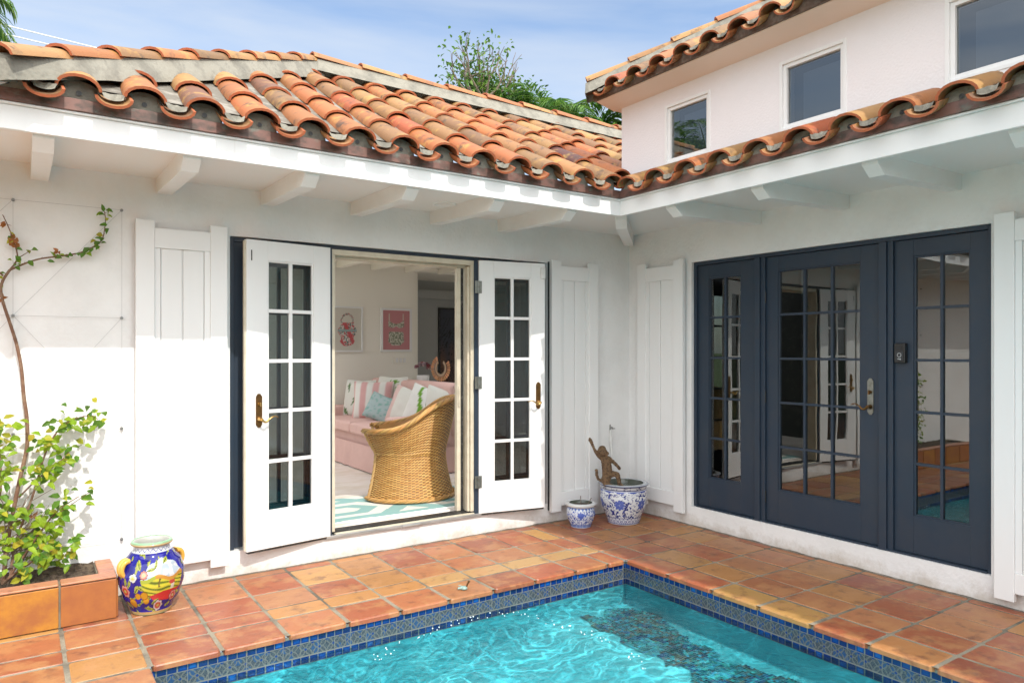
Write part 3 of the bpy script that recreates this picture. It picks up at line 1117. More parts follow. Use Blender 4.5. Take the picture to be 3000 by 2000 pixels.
def barrel(mb, P, A, H, th, w0, h0, w1, h1, Lg, tk, col, lift0, lift1, up=1, na=9, yaw=0.0, rim=1):
    """half-round tile. P lower-end base point, A along eave, H uphill (horizontal), th slope angle"""
    T = H * math.cos(th) + Vector((0, 0, math.sin(th)))
    Nn = -H * math.sin(th) + Vector((0, 0, math.cos(th)))
    T = (T + A * yaw).normalized()
    rings = []
    for (t, lay) in ((0, 1), (0, 0), (.5, 0), (1, 0)):
        w_ = w0 + (w1 - w0) * t - lay * tk
        h_ = h0 + (h1 - h0) * t - lay * tk
        c = P + T * (Lg * t) + Nn * (lift0 + (lift1 - lift0) * t)
        rings.append([c + A * (math.cos(PI * k / na) * w_) + Nn * (up * math.sin(PI * k / na) * h_) for k in range(na + 1)])
    c = P + T * (Lg * .6) + Nn * (lift0 + (lift1 - lift0) * .6)
    rings.append([c + A * (math.cos(PI * k / na) * (w1 - tk)) + Nn * (up * math.sin(PI * k / na) * (h1 - tk)) for k in range(na + 1)])
    vs = [p for r_ in rings for p in r_]
    n_ = na + 1

    def q(a, b):
        return [(a * n_ + k, a * n_ + k + 1, b * n_ + k + 1, b * n_ + k) for k in range(na)]
    mb.add(vs, q(0, 1), jit(col, .05, RR), rim)
    mb.add(vs, q(1, 2) + q(2, 3), col, 0, True)
    mb.add(vs, q(0, 4), mixc(col, (.2, .1, .06), .4), 0, True)
    mb.add(vs, [(0, n_, 0 + 4 * n_)], col, rim)


def field(mb, org, A, H, slope, svals, tlo, thi, z0, sc=1.0, exp=.34, pan_col=(0.17, 0.13, 0.10), dark=None, eave=True):
    """z0: crest height at the eave line (t=0). svals: coordinates of cover centres along A from org."""
    A, H = Vector(A), Vector(H)
    th = math.atan(slope)
    e = exp / math.cos(th)
    hc = .070 * sc
    for s in svals:
        lo, hi = tlo(s), thi(s)
        # pans (to the A side of every cover)
        for ds in (.5 * .2827 * sc,):
            lo2, hi2 = tlo(s + ds), thi(s + ds)
            t = lo2 - (.055 * sc if lo2 < .01 else 0)
            k = 0
            while t < hi2 - .03:
                Lt = min(e + .07, (hi2 - t) / math.cos(th) + .02)
                zz = z0 - hc + slope * t - .004
                P = Vector(org) + A * (s + ds) + H * t + Vector((0, 0, zz))
                c = pan_col if (k > 0) else jit(pick(TP, RR), .1, RR)
                barrel(mb, P, A, H, th, .083 * sc, .052 * sc, .080 * sc, .050 * sc, Lt, .014 * sc, c, .006, -.004, up=-1, rim=1)
                t += exp
                k += 1
        t = lo
        k = 0
        while t < hi - .04:
            Lt = min(e + .055, (hi - t) / math.cos(th) + .02)
            P = Vector(org) + A * (s + RR.uniform(-.004, .004)) + H * (t + RR.uniform(-.008, .008) * (k > 0)) + Vector((0, 0, z0 - hc - .016 + slope * t))
            c = jit(pick(TP, RR), .13, RR)
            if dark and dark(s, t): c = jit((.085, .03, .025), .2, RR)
            barrel(mb, P, A, H, th, .099 * sc, hc, .084 * sc, .062 * sc, Lt, .014 * sc, c, .017, -.004, yaw=RR.uniform(-.012, .012))
            t += exp
            k += 1


def eave_mortar(mb, org, A, H, s0, s1, cov, z0, zb_, sc=1.0, back=.045, pitch=.2827):
    """mortar infill behind the tile ends, following their underside"""
    A, H = Vector(A), Vector(H)
    org = Vector(org)
    hc = .070 * sc
    n = int((s1 - s0) / .009)
    vs, fs = [], []
    for i in range(n + 1):
        s = s0 + (s1 - s0) * i / n
        d = (s - cov + pitch / 2) % pitch - pitch / 2
        rc, rp = .092 * sc, .080 * sc
        top = z0 - hc
        if abs(d) < rc:
            top = z0 - hc + math.sqrt(1 - (d / rc) ** 2) * (hc - .012)
        else:
            dp = pitch / 2 - abs(d)
            top = z0 - hc - math.sqrt(max(0, 1 - (dp / rp) ** 2)) * .042 * sc
        wob = noise.noise(Vector((s * 9, zb_ * 3, 1))) * .006
        vs += [org + A * s + H * (back + wob * .4) + Vector((0, 0, zb_)), org + A * s + H * (back + .01 + wob) + Vector((0, 0, max(zb_ + .002, top - .002)))]
    fs = [(2 * i, 2 * i + 2, 2 * i + 3, 2 * i + 1) for i in range(n)]
    mb.add(vs, fs, (1, 1, 1), 0, True)
    # mortar plugs sitting in the pans
    s = cov + pitch / 2
    while s > s0: s -= pitch
    s += pitch
    while s < s1 - .02:
        wd = .052 * sc
        zt_ = z0 - hc + .004
        vs = []
        for j, (tt, dz) in enumerate(((-.018, 0), (.05, .004))):
            for k in range(7):
                a = -1 + k / 3
                vs.append(org + A * (s + a * wd * RR.uniform(.9, 1.1)) + H * (tt + RR.uniform(-.006, .006)) + Vector((0, 0, zt_ + dz - .006 * (1 - a * a) + RR.uniform(-.004, .004))))
        for k in range(7):
            a = -1 + k / 3
            vs.append(org + A * (s + a * wd * .8) + H * (-.026) + Vector((0, 0, z0 - hc - .047 * sc * math.sqrt(max(0, 1 - (a * .62) ** 2)) + .012)))
        fs = [(k, k + 1, 7 + k + 1, 7 + k) for k in range(6)] + [(14 + k, 14 + k + 1, k + 1, k) for k in range(6)]
        mb.add(vs, fs, (1, 1, 1), 0)
        s += pitch


def weep_holes(mb, org, A, H, svals, z, back):
    A, H, org = Vector(A), Vector(H), Vector(org)
    for s in svals:
        c = org + A * s + H * (back - .006) + Vector((0, 0, z))
        mb.add([c] + [c + A * (.0125 * math.cos(a * PI / 6)) + Vector((0, 0, .0125 * math.sin(a * PI / 6))) for a in range(12)],
               [(0, 1 + k, 1 + (k + 1) % 12) for k in range(12)])


# roof A
SA = .56
covA = [-1.157 - .2827 * k for k in range(-9, 16)]


def tloA(x):
    if x > -.74: return .42
    if x > -1.06: return (x + 1.06) * 1.0 + .02
    return 0.0


def thiA(x):
    r = .83 + 1.03 - .03
    if x < -2.80: r = min(r, max(.30, .83 + (x + 2.80) * .96 + 1.03 + .05))
    return r


mb = MB()
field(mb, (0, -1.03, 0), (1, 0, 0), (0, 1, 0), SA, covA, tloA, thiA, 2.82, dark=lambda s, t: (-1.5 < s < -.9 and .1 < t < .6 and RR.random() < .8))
part(mb, 'roof', [M['tile'], M['tile_rim']], label='sloping field of mottled terracotta barrel tiles')
mb = MB()
# deck below the tiles
zd = lambda y: 2.742 + .56 * (y + 1.03)
mb.add([(-4.72, -.95, zd(-.95)), (-.95, -.95, zd(-.95)), (-.62, -.60, zd(-.60)), (1.6, -.60, zd(-.60)), (1.6, .83, zd(.83)), (-2.80, .83, zd(.83))], [(0, 1, 2, 3, 4, 5)])
mb.add([(-7.5, -.99, 2.69), (-.9, -.99, 2.69), (-.9, .4, 2.71), (-7.5, .4, 2.71)], [(0, 1, 2, 3)])
mb.add([(3.0, 2.65, 2.69), (3.4, 2.65, 2.69), (3.4, .83, 3.66), (3.0, .83, 3.66)], [(3, 2, 1, 0)])
mb.add([(-2.3, 2.65, 2.70), (3.0, 2.65, 2.70), (3.0, 2.1, 3.0), (-2.3, 2.1, 3.0)], [(3, 2, 1, 0)])  # back slope kept mostly open too, letting extra daylight into the room
mb.add([(-1.04, -.99, 2.69), (-1.04, -9.5, 2.69), (-.70, -9.5, 2.85), (-.70, -.65, 2.85)], [(0, 1, 2, 3)])
part(mb, 'roof_deck', M['roofgrout'])
mb = MB()
eave_mortar(mb, (0, -1.03, 0), (1, 0, 0), (0, 1, 0), -5.45, -1.09, covA[9], 2.82, 2.716)


def ridge(mbm, mbt, P0, P1, drop, width, m0=0.0, lowk=1.0, r=.085, exp=.42, start=0.0, rev=False, over=.05, sidewall=.10):
    """mortar bed and overlapping caps from low end P0 to high end P1"""
    P0, P1 = Vector(P0), Vector(P1)
    D = P1 - P0
    Ln = D.length
    T = D.normalized()
    S = T.cross(Vector((0, 0, 1))).normalized()
    U = S.cross(T)
    nseg = max(2, int(Ln / .05))
    vs, fs = [], []
    for i in range(nseg + 1):
        c = P0 + T * (m0 + (Ln - m0) * i / nseg)
        wob = noise.noise(Vector((i * .35, P0.x, 2))) * .008
        dk = drop * min(1, lowk + (1 - lowk) * (i / nseg) * Ln / .9)
        wk = width if lowk == 1 else width * min(1, .35 + .65 * (i / nseg) * Ln / .5)
        for sx, uz in ((-wk - wob, -dk), (-.8 * min(wk, .088), -.052), (0, -.03), (.8 * min(wk, .088), -.052), (wk + wob, -dk)):
            vs.append(c + S * sx + Vector((0, 0, uz + wob * .5)))
    for i in range(nseg):
        for k in range(4):
            fs.append((i * 5 + k, (i + 1) * 5 + k, (i + 1) * 5 + k + 1, i * 5 + k + 1))
    fs.append((0, 1, 2, 3, 4))
    mbm.add(vs, fs, (1, 1, 1), 0, True)
    t = start
    while t < Ln - .05:
        Lt = min(exp + .06, Ln - t + over)
        c = jit(pick([TP[0], TP[2], TP[3], TP[4], TP[5], TP[0]], RR), .12, RR)
        Hh = Vector((T.x, T.y, 0)).normalized() if abs(T.z) < .99 else Vector((1, 0, 0))
        th = math.atan2(T.z, math.hypot(T.x, T.y))
        barrel(mbt, P0 + T * t - U * .055, Hh.cross(Vector((0, 0, 1))), Hh, th, r * 1.05, .062, r * .85, .052, Lt, .014, c, .012, -.006)
        t += exp


mbt = MB()
rz = 3.955
ridge(mb, mbt, (-2.80, .83, rz), (1.7, .83, rz), .17, .135)
ridge(mb, mbt, (-4.88, -1.17, 2.83), (-2.80, .83, rz), .19, .125, exp=.345, m0=.03, lowk=.8)
part(mb, 'mortar_bed', M['mortar'])
part(mbt, 'ridge_cap', [M['tile'], M['tile_rim']])
# hip face that drops away to the left (seen only from other places)
mb = MB()
mb.add([(-4.9, -1.17, 2.70), (-2.80, .83, 3.80), (-4.9, 1.15, 2.70)], [(0, 1, 2)])
mb.box(-7.5, -4.94, -1.0, .25, 2.66, 2.78)
part(mb, 'roof_deck', M['tile'], label='hidden hip end of the roof')
for x in covA:
    if -4.95 < x < -1.1:
        mb = MB()
        weep_holes(mb, (0, -1.03, 0), (1, 0, 0), (0, 1, 0), [x], 2.742, .045)
        part(mb, 'weep_hole', M['black'])

# roof B (short strip in front of the upper wall)
SB = .42
covB = [(2.104 - .1415) + .2835 * k for k in range(-3, 26)]


def tloB(s):
    return 0.0 if s > 1.03 else .05


mb = MB()
field(mb, (-1.08, 0, 0), (0, -1, 0), (1, 0, 0), SB, covB, tloB, lambda s: .37, 2.795)
part(mb, 'roof', [M['tile'], M['tile_rim']], label='short strip of barrel tiles below the upper wall')
mb = MB()
eave_mortar(mb, (-1.08, 0, 0), (0, -1, 0), (1, 0, 0), 1.02, 9.3, covB[0], 2.795, 2.716)
part(mb, 'mortar_bed', M['mortar'])
for x in covB:
    if 1.1 < x < 4.2:
        mb = MB()
        weep_holes(mb, (-1.08, 0, 0), (0, -1, 0), (1, 0, 0), [x], 2.732, .045)
        part(mb, 'weep_hole', M['black'])

# ---- upper storey
UX = -.74
WINS = [(1.164, 1.602), (2.162, 2.62), (3.167, 3.63), (4.2, 4.65)]
wz0, wz1 = 2.908, 3.362
mb = MB(XB)
uxs = [.69]
for a, b in WINS: uxs += [a, b]
uxs.append(9.5)
for i in range(0, len(uxs) - 1):
    if i % 2 == 0:
        mb.box(uxs[i], uxs[i + 1], UX, UX + .16, 2.70, 3.60)
    else:
        mb.box(uxs[i], uxs[i + 1], UX, UX + .16, 2.70, wz0)
        mb.box(uxs[i], uxs[i + 1], UX, UX + .16, wz1, 3.60)
mb.box(.69, .85, UX + .16, 3.4, 2.78, 3.75)
part(mb, 'upper_wall', M['plaster_up'])
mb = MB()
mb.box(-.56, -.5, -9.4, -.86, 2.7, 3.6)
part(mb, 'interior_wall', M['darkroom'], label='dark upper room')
for a, b in WINS:
    mb = MB(XB)
    y = UX - .004
    for (x0, x1, z0, z1) in ((a, a + .022, wz0, wz1), (b - .022, b, wz0, wz1), (a + .022, b - .022, wz0, wz0 + .022), (a + .022, b - .022, wz1 - .022, wz1)):
        mb.box(x0, x1, y, y + .06, z0, z1)
    q = .022
    for (x0, x1, z0, z1) in ((a + q, a + q + .024, wz0 + q, wz1 - q), (b - q - .024, b - q, wz0 + q, wz1 - q), (a + q + .024, b - q - .024, wz0 + q, wz0 + q + .024), (a + q + .024, b - q - .024, wz1 - q - .024, wz1 - q)):
        mb.box(x0, x1, y + .014, y + .07, z0, z1)
    ob = part(mb, 'upper_window', M['wpaint'], .002)
    gm = MB(XB)
    gm.add([(a + .04, y + .035, wz0 + .04), (b - .04, y + .035, wz0 + .04), (b - .04, y + .035, wz1 - .04), (a + .04, y + .035, wz1 - .04)], [(0, 1, 2, 3)])
    gm.build('pane', M['gl_win'], ob)
    bl = MB(XB)
    bl.box(a + .11, b - .05, y + .10, y + .105, wz0 + .03, wz1 - .08, (.12, .14, .18))
    bl.build('blind', M['paint_matte'], ob)
# cove, fascia
mb = MB(XB)
mb.prism([(UX + .001, 3.475), (UX + .001, 3.60), (-.93, 3.60), (-.93, 3.517), (-.90, 3.510), (-.82, 3.492)], (.60, 0, 0), (0, 1, 0), (0, 0, 1), (1, 0, 0), 8.9)
mb.box(.60, .69, UX, 0.6, 3.48, 3.60)
part(mb, 'cove', M['cove'])
mb = MB(XB)
mb.box(.585, 9.5, -.952, -.931, 3.520, 3.598)
mb.box(.585, .60, -.931, 1.0, 3.520, 3.598)
part(mb, 'fascia', M['brownwood'], .002, label='dark brown upper fascia board')
SU = .56
covU = [.873 + .236 * k for k in range(-1, 24)]


def thiU(s):
    return max(0, min(1.25, (s - .58) * 1.0 + .0))


mb = MB()
field(mb, (-1.0, 0, 0), (0, -1, 0), (1, 0, 0), SU, covU, lambda s: 0.0, thiU, 3.628, sc=.835)
part(mb, 'roof', [M['tile'], M['tile_rim']], label='upper barrel tile roof')
mb = MB()
eave_mortar(mb, (-1.0, 0, 0), (0, -1, 0), (1, 0, 0), .60, 6.5, covU[1], 3.628, 3.598, sc=.835, pitch=.236, back=.05)
mbt = MB()
ridge(mb, mbt, (-1.02, -.575, 3.685), (.45, -2.03, 3.685 + 1.46 * .56), .15, .12, r=.075, exp=.36)
part(mb, 'mortar_bed', M['mortar'])
part(mbt, 'ridge_cap', [M['tile'], M['tile_rim']])
for x in covU:
    if .8 < x < 3.2:
        mb = MB()
        weep_holes(mb, (-1.0, 0, 0), (0, -1, 0), (1, 0, 0), [x], 3.605, .048)
        part(mb, 'weep_hole', M['black'])
mb = MB()
mb.add([(-.95, -.60, 3.56), (-.95, -9.5, 3.56), (.5, -9.5, 4.37), (.5, -2.06, 4.37)], [(0, 1, 2, 3)])
mb.add([(-.95, -.60, 3.56), (.5, -2.06, 4.37), (1.95, -.60, 3.56)], [(0, 1, 2)])
part(mb, 'roof_deck', M['mortar'])

# recessed light in the soffit
mb = MB()
mb.lathe([(.088, -.001), (.086, -.008), (.070, -.010), (.066, -.004), (0.0, -.003)], (-2.211, -.377, 2.584), 32)
part(mb, 'ceiling_light', M['wpaint'])

# ------------------------------------------------------------------ things inside the room
def pillow(name, c, w_, h_, t_, nrm, tilt, colfn, label, roll=0.0):
    """soft square cushion; nrm = heading (deg) of its face, tilt = lean back (deg)"""
    X = Matrix.Translation(c) @ Matrix.Rotation(R(nrm), 4, 'Z') @ Matrix.Rotation(R(-tilt), 4, 'X') @ Matrix.Rotation(R(roll), 4, 'Y')
    mb = MB(X)
    n_ = 26
    for sgn in (-1, 1):
        def fn(i, j):
            u, v = i / n_ * 2 - 1, j / n_ * 2 - 1
            k = (max(0, 1 - abs(u) ** 2.6) * max(0, 1 - abs(v) ** 2.6)) ** .5
            pin = 1 - .07 * (1 - abs(u)) * abs(v) ** 3 - 0
            pin2 = 1 - .07 * (1 - abs(v)) * abs(u) ** 3
            return (u * w_ / 2 * pin2, sgn * t_ / 2 * k + noise.noise(Vector((u * 2.5, v * 2.5, c[0] * 9))) * .008 * k, v * h_ / 2 * pin)
        mb.grid(fn, n_, n_, lambda i, j: colfn(i / n_, j / n_))
    o = mb.build(name, M['fabric'], org=c)
    tag(o, label, 'cushion', 'cushions on the pink sofa')
    return o


S0, S1 = 1.75, 3.93
sofa = empty('sofa', (-1.2, 2.85, FZ), 'long pink skirted sofa along the living room behind the wicker chair', 'sofa')
mb = MB()
mb.box(-1.64, -.72, S0 + .01, S1, FZ + .02, FZ + .40)
part(mb, 'base', M['pink'], .02, sofa)
mb = MB()
nS = 60


def skirt(i, j):
    s = i / nS * 2
    fl = .012 + .010 * math.sin(s * 40) * (1 if (i % 20) < 3 else .25)
    z = FZ + .01 + j / 4 * .27
    k = (1 - j / 4) * .03
    if s <= 1.4:
        y = S1 - (S1 - S0) * s / 1.4
        return (-1.665 - fl - k, y, z)
    x = -1.665 + (s - 1.4) / .6 * .95
    return (x, S0 - fl - k, z)


mb.grid(skirt, nS, 4)
part(mb, 'skirt', M['pink'], 0, sofa)
for (a, b) in ((S0 + .20, 2.80), (2.81, S1 - .20)):
    mb = MB()
    mb.box(-1.69, -.95, a, b, FZ + .37, FZ + .50)
    part(mb, 'seat_cushion', M['pink'], .035, sofa, seg=4)
mb = MB()
mb.box(-.95, -.71, S0, S1, FZ + .36, FZ + .955)
part(mb, 'backrest', M['pink'], .05, sofa, seg=4)
for (a, b) in ((S0, S0 + .19), (S1 - .19, S1)):
    mb = MB()
    mb.box(-1.65, -.93, a, b, FZ + .30, FZ + .62)
    part(mb, 'arm', M['pink'], .04, sofa, seg=4)

CREAM = (.72, .71, .66)


def leafy(seed, dens=1.0):
    rr = random.Random(seed)
    strokes = []
    for k in range(int(5 * dens)):
        x, y, a = rr.uniform(.1, .9), rr.uniform(.1, .9), rr.uniform(0, 6.28)
        strokes.append((x, y, a, rr.uniform(.12, .25)))

    def f(u, v):
        for (x, y, a, ln) in strokes:
            dx, dy = u - x, v - y
            t = dx * math.cos(a) + dy * math.sin(a)
            s = -dx * math.sin(a) + dy * math.cos(a)
            if abs(t) < ln:
                if abs(s) < .04 * (1 - abs(t / ln)) + .035 * abs(math.sin(t * 40)) * (1 - abs(t / ln)):
                    return (.14, .32, .04) if dens > .9 else (.12, .20, .08)
        return CREAM
    return f


def stripes(u, v):
    k = (u * 6.6 + .6) % 2
    return (.66, .38, .37) if k < 1 else (.76, .74, .70)


pillow('cushion', (-1.24, 3.60, .90), .46, .48, .15, -60, 12, leafy(1, .6), 'cream leaf print cushion at the far end of the sofa, left of the striped one')
pillow('cushion', (-1.00, 3.18, .95), .50, .48, .15, -70, 12, leafy(5), 'cream cushion with a green frond peeping over the striped one')
pillow('cushion', (-1.24, 3.17, .90), .50, .47, .17, -40, 14, stripes, 'pink and white striped cushion on the sofa')
pillow('cushion', (-1.30, 2.80, .83), .40, .32, .14, -55, 22, lambda u, v: (.36, .46, .47) if noise.noise(Vector((u * 9, v * 9, 3))) < .22 else (.22, .40, .36), 'pale blue lumbar cushion in front of the striped one', roll=18)
pillow('cushion', (-1.15, 2.44, .86), .46, .44, .15, -62, 16, lambda u, v: (.70, .50, .47) if u < .2 else CREAM, 'white cushion with a pink edge right of the pale blue one', roll=14)
pillow('cushion', (-1.08, 2.13, .87), .48, .46, .15, -60, 14, lambda u, v: (.16, .36, .03) if (abs(u - .42 - .1 * math.sin(v * 5)) < .07 * (1.1 - v) + .03 * abs(math.sin(v * 22)) and v > .15) else (.78, .78, .75), 'white cushion with one bright green frond, behind the wicker chair', roll=16)
pillow('cushion', (-1.00, 1.93, .87), .46, .46, .14, -66, 12, leafy(9, .4), 'plain white cushion nearest the door, behind the wicker chair', roll=10)


# pictures
def panel(name, x0, x1, z0, z1, y, fn, nx_, nz_, m_, parent, org):
    mb = MB()
    mb.grid(lambda i, j: (x0 + (x1 - x0) * i / nx_, y, z0 + (z1 - z0) * j / nz_), nx_, nz_, lambda i, j: fn(i / nx_, j / nz_), smooth=False)
    return mb.build(name, m_, parent)


def frame_pic(x0, x1, z0, z1, y, fw, fm, fn, label, nx_=60, nz_=80, cat='picture', group=None):
    e = empty('framed_picture', ((x0 + x1) / 2, y, z0), label, cat, group)
    mb = MB()
    mb.box(x0, x0 + fw, y - .03, y, z0, z1)
    mb.box(x1 - fw, x1, y - .03, y, z0, z1)
    mb.box(x0 + fw, x1 - fw, y - .03, y, z0, z0 + fw)
    mb.box(x0 + fw, x1 - fw, y - .03, y, z1 - fw, z1)
    part(mb, 'frame', fm, .002, e)
    panel('print', x0 + fw, x1 - fw, z0 + fw, z1 - fw, y - .012, fn, nx_, nz_, M['paint_matte'], e, None)
    return e


def speck(u, v, a, b, c, sc=26, z=0):
    n_ = noise.noise(Vector((u * sc, v * sc, z)))
    return a if n_ > .12 else (b if n_ < -.15 else c)


def suit1(u, v):
    bg = (.60, .57, .50)
    cx = .56
    du = u - cx
    w_ = .20 + .10 * math.cos((v - .46) * 9) ** 2 * (1 if v < .72 else .6)
    if .10 < v < .66 and abs(du) < w_ * (1 if v > .22 else (v - .04) / .18):
        if abs(v - .47) < .03: return (.25, .36, .36)
        return speck(u, v, (.50, .07, .08), (.10, .16, .14), (.62, .60, .55), 22, 1) if (du * .8 + v * .5) % .3 < .2 else (.50, .09, .10)
    r = math.hypot(du / .19, (v - .70) / .16)
    if .82 < r < 1.12 and v > .66: return speck(u, v, (.4, .08, .08), (.12, .18, .15), (.6, .58, .52), 34, 2)
    return bg


def suit2(u, v):
    bg = (.52, .22, .235)
    du = abs(u - .5)
    if .56 < v < .74:
        if du < .29 and (v < .66 + .1 * (du / .29) ** 2) and v > .57 + .02 * math.cos(du * 20): return speck(u, v, (.58, .56, .47), (.20, .22, .16), (.42, .42, .34), 24, 4)
    if .74 <= v < .92 and abs(du - .255) < .018: return (.58, .56, .47)
    if .10 < v < .46:
        if du < .30 - .10 * (v - .1) - (.28 * max(0, (.20 - v) / .1)) * .6: return speck(u, v, (.60, .58, .49), (.18, .20, .15), (.34, .35, .27), 22, 6)
    return bg


frame_pic(-1.51, -1.03, 1.485, 2.084, 4.0, .022, M['wpaint'], suit1, 'white framed print of a red floral one-piece swimsuit', group='swimsuit prints on the living room wall')
frame_pic(-.773, -.314, 1.489, 2.080, 4.0, .028, M['wpaint'], suit2, 'white framed print of a cream bikini on a pink ground', group='swimsuit prints on the living room wall')


def darkart(u, v):
    n_ = noise.noise(Vector((u * 5, v * 2, 3)))
    c = mixc((.045, .05, .07), (.16, .08, .05), max(0, min(1, .9 - v * 1.5 + n_)))
    k = noise.noise(Vector((u * 16 + 3 * math.sin(v * 4), v * 3, 9)))
    if abs(k) < .06 and v < .9: c = (.01, .01, .012)
    return c


frame_pic(.98, 1.9, .9, 2.22, 5.6, .03, M['black'], darkart, 'large dark painting hanging on the grey hall wall', 50, 70, 'painting')
e = empty('light_switch', (-.48, 4, 1.37), 'pale rocker switch plate on the wall below the bikini print', 'switch')
mb = MB()
mb.box(-.576, -.383, 3.985, 4.0, 1.325, 1.42)
part(mb, 'plate', M['inwall'], .003, e)
for k in range(3):
    mb = MB()
    mb.box(-.552 + k * .056, -.518 + k * .056, 3.979, 3.9849, 1.342, 1.403)
    part(mb, 'rocker', M['wpaint'], .002, e)

# console behind the sofa with flowers and a necklace on a stand
e = empty('console_table', (-.45, 2.95, FZ), 'pale console table standing behind the pink sofa', 'table')
mb = MB()
mb.box(-.66, -.22, 2.45, 3.75, FZ + .86, FZ + .90)
part(mb, 'table_top', M['inwall'], .004, e)
for (a, b) in ((-.64, 2.47), (-.28, 2.47), (-.64, 3.69), (-.28, 3.69)):
    mb = MB()
    mb.box(a, a + .04, b, b + .04, FZ, FZ + .86)
    part(mb, 'leg', M['inwall'], 0, e)
cx_, cy_ = -.54, 3.20
e = empty('flower_pot', (cx_, cy_, FZ + .90), 'white ribbed pot of mauve and cream silk blooms on the console', 'flowers')
mb = MB()
pr = [(.055, 0), (.075, .03), (.082, .08), (.078, .10), (.07, .10), (.06, .06)]
mb.lathe(pr, (cx_, cy_, FZ + .90), 24)
part(mb, 'pot', M['wpaint'], 0, e)
fr_ = random.Random(4)
for k in range(13):
    a, b = fr_.uniform(0, 6.28), fr_.uniform(.1, 1.25)
    c = Vector((cx_ + .11 * math.cos(a) * math.sin(b), cy_ + .11 * math.sin(a) * math.sin(b), FZ + 1.05 + .10 * math.cos(b)))
    mb = MB()
    colr = fr_.choice([(.62, .50, .48), (.48, .28, .32), (.70, .62, .54), (.50, .14, .18), (.60, .46, .50)])
    for q in range(9):
        d = Vector((fr_.gauss(0, 1), fr_.gauss(0, 1), fr_.gauss(.3, 1))).normalized()
        u_ = d.cross(Vector((0, 0, 1))).normalized() * .021
        v_ = d.cross(u_).normalized() * .02
        p = c + d * .016
        mb.add([p - d * .016, p + u_ + d * .006, p + v_ + d * .014, p - u_ + d * .006, p - v_ + d * .004], [(0, 1, 2), (0, 2, 3), (0, 3, 4), (0, 4, 1)], jit(colr, .2, fr_))
    part(mb, 'bloom', M['leaf'], 0, e)
cx_, cy_, cz_ = -.47, 2.86, FZ + .90
e = empty('necklace_stand', (cx_, cy_, cz_), 'shell collar necklace displayed on a thin black stand', 'necklace')
mb = MB()
mb.tube([(cx_, cy_, cz_), (cx_, cy_, cz_ + .10)], .004, 6)
mb.box(cx_ - .05, cx_ + .05, cy_ - .04, cy_ + .04, cz_, cz_ + .01)
part(mb, 'stand', M['blackp'], 0, e)
mb = MB()
rdir = Vector((.8255, -.5647, 0))


def neck(i, j):
    a = R(-65) + i / 40 * R(310) + R(0)
    a = i / 40 * R(300) - R(240)
    r = .045 + j / 3 * .036
    return Vector((cx_, cy_, cz_ + .195)) + rdir * (r * math.cos(a) * .95) + Vector((0, 0, r * math.sin(a) * 1.45)) + Vector((-.56, -.82, 0)) * (.012 * math.sin(j))


mb.grid(neck, 40, 3, lambda i, j: [(.05, .03, .02), (.50, .36, .24), (.45, .30, .20), (.06, .03, .02)][j])
part(mb, 'collar', M['paint_matte'], 0, e)
for k in range(22):
    a = R(-240) + k / 21 * R(270)
    mb = MB()
    c0 = Vector((cx_, cy_, cz_ + .195))
    for (r0, r1, wd) in ((.08, .115, .15),):
        P = lambda r, a_: c0 + rdir * (r * math.cos(a_)) + Vector((0, 0, r * math.sin(a_) * 1.35)) + Vector((-.56, -.82, 0)) * .006
        mb.add([P(r0, a - .07), P(r0, a + .07), P(r1, a + .11), P(r1 * 1.08, a), P(r1, a - .11)], [(0, 1, 2, 3, 4)], jit((.55, .27, .13), .2, fr_))
    part(mb, 'shell', M['paint_matte'], 0, e)

# rug
def hexd(x, y):
    x, y = abs(x), abs(y)
    return max(x * .5 + y * .866, x)


def rugc(x, y):
    W_, H_ = 1.05, .62
    best = 9
    for k in range(-3, 4):
        for (oy, ox) in ((0, 0), (H_, W_ / 2), (-H_, W_ / 2)):
            d = hexd((y - .62 - oy) / .31, (x + 2.62 - ox - k * W_) / .52 * 1.0)
            best = min(best, d)
    b = best % 1.2
    return (.24, .42, .405) if (.28 < best < .55 or .8 < best < 1.1) else (.70, .69, .62)


e = None
mb = MB()
nx_, ny_ = 190, 70
x0, x1, y0, y1 = -3.0, -.9, .26, 1.09
mb.grid(lambda i, j: (x0 + (x1 - x0) * i / nx_, y0 + (y1 - y0) * j / ny_, FZ + .009), nx_, ny_, lambda i, j: rugc(x0 + (x1 - x0) * i / nx_, y0 + (y1 - y0) * j / ny_), smooth=False)
mb.box(x0, x1, y0, y1, FZ + .001, FZ + .008)
o = mb.build('rug', M['fabric'], org=(-1.95, .67, FZ))
tag(o, 'turquoise and cream hexagon patterned rug inside the doorway', 'rug')

# wicker armchair
CC = Vector((-1.885, .87, FZ))
FACE = R(150)                       # heading the chair faces
wc = empty('wicker_armchair', CC, 'golden wicker barrel armchair seen from behind in the doorway', 'armchair')


def rimz(a):
    """a: angle from the back, radians"""
    t = min(1, abs(a) / R(140))
    return .890 - .27 * (1 / (1 + math.exp(-(t - .52) * 11)))


def prof_r(z, top):
    if z < .42:
        k = z / .42
        return .405 - .075 * math.sin(k * PI / 2) ** 1.2
    k = (z - .42) / (top - .42)
    return .33 + .105 * k ** 1.2 + .012 * math.sin(k * PI)


nu, nst = 448, 56
rows = 64
nv = rows * 4
mb = MB()


def wick(i, j, inner=False):
    a = R(-143) + i / nu * R(286)
    top = rimz(a)
    z = .03 + (top - .03) * j / nv
    r = prof_r(z, top)
    row = j / 4
    ph = math.sin(PI * (i / nu) * nst) * (1 if int(row) % 2 == 0 else -1)
    rr_ = abs(math.sin(PI * row))
    d = .004 * rr_ + .005 * ph * rr_
    if abs(z - .42) < .012: d = .010
    r += d
    an = FACE + PI + a
    return CC + Vector((r * math.cos(an), r * math.sin(an) * .95, z))


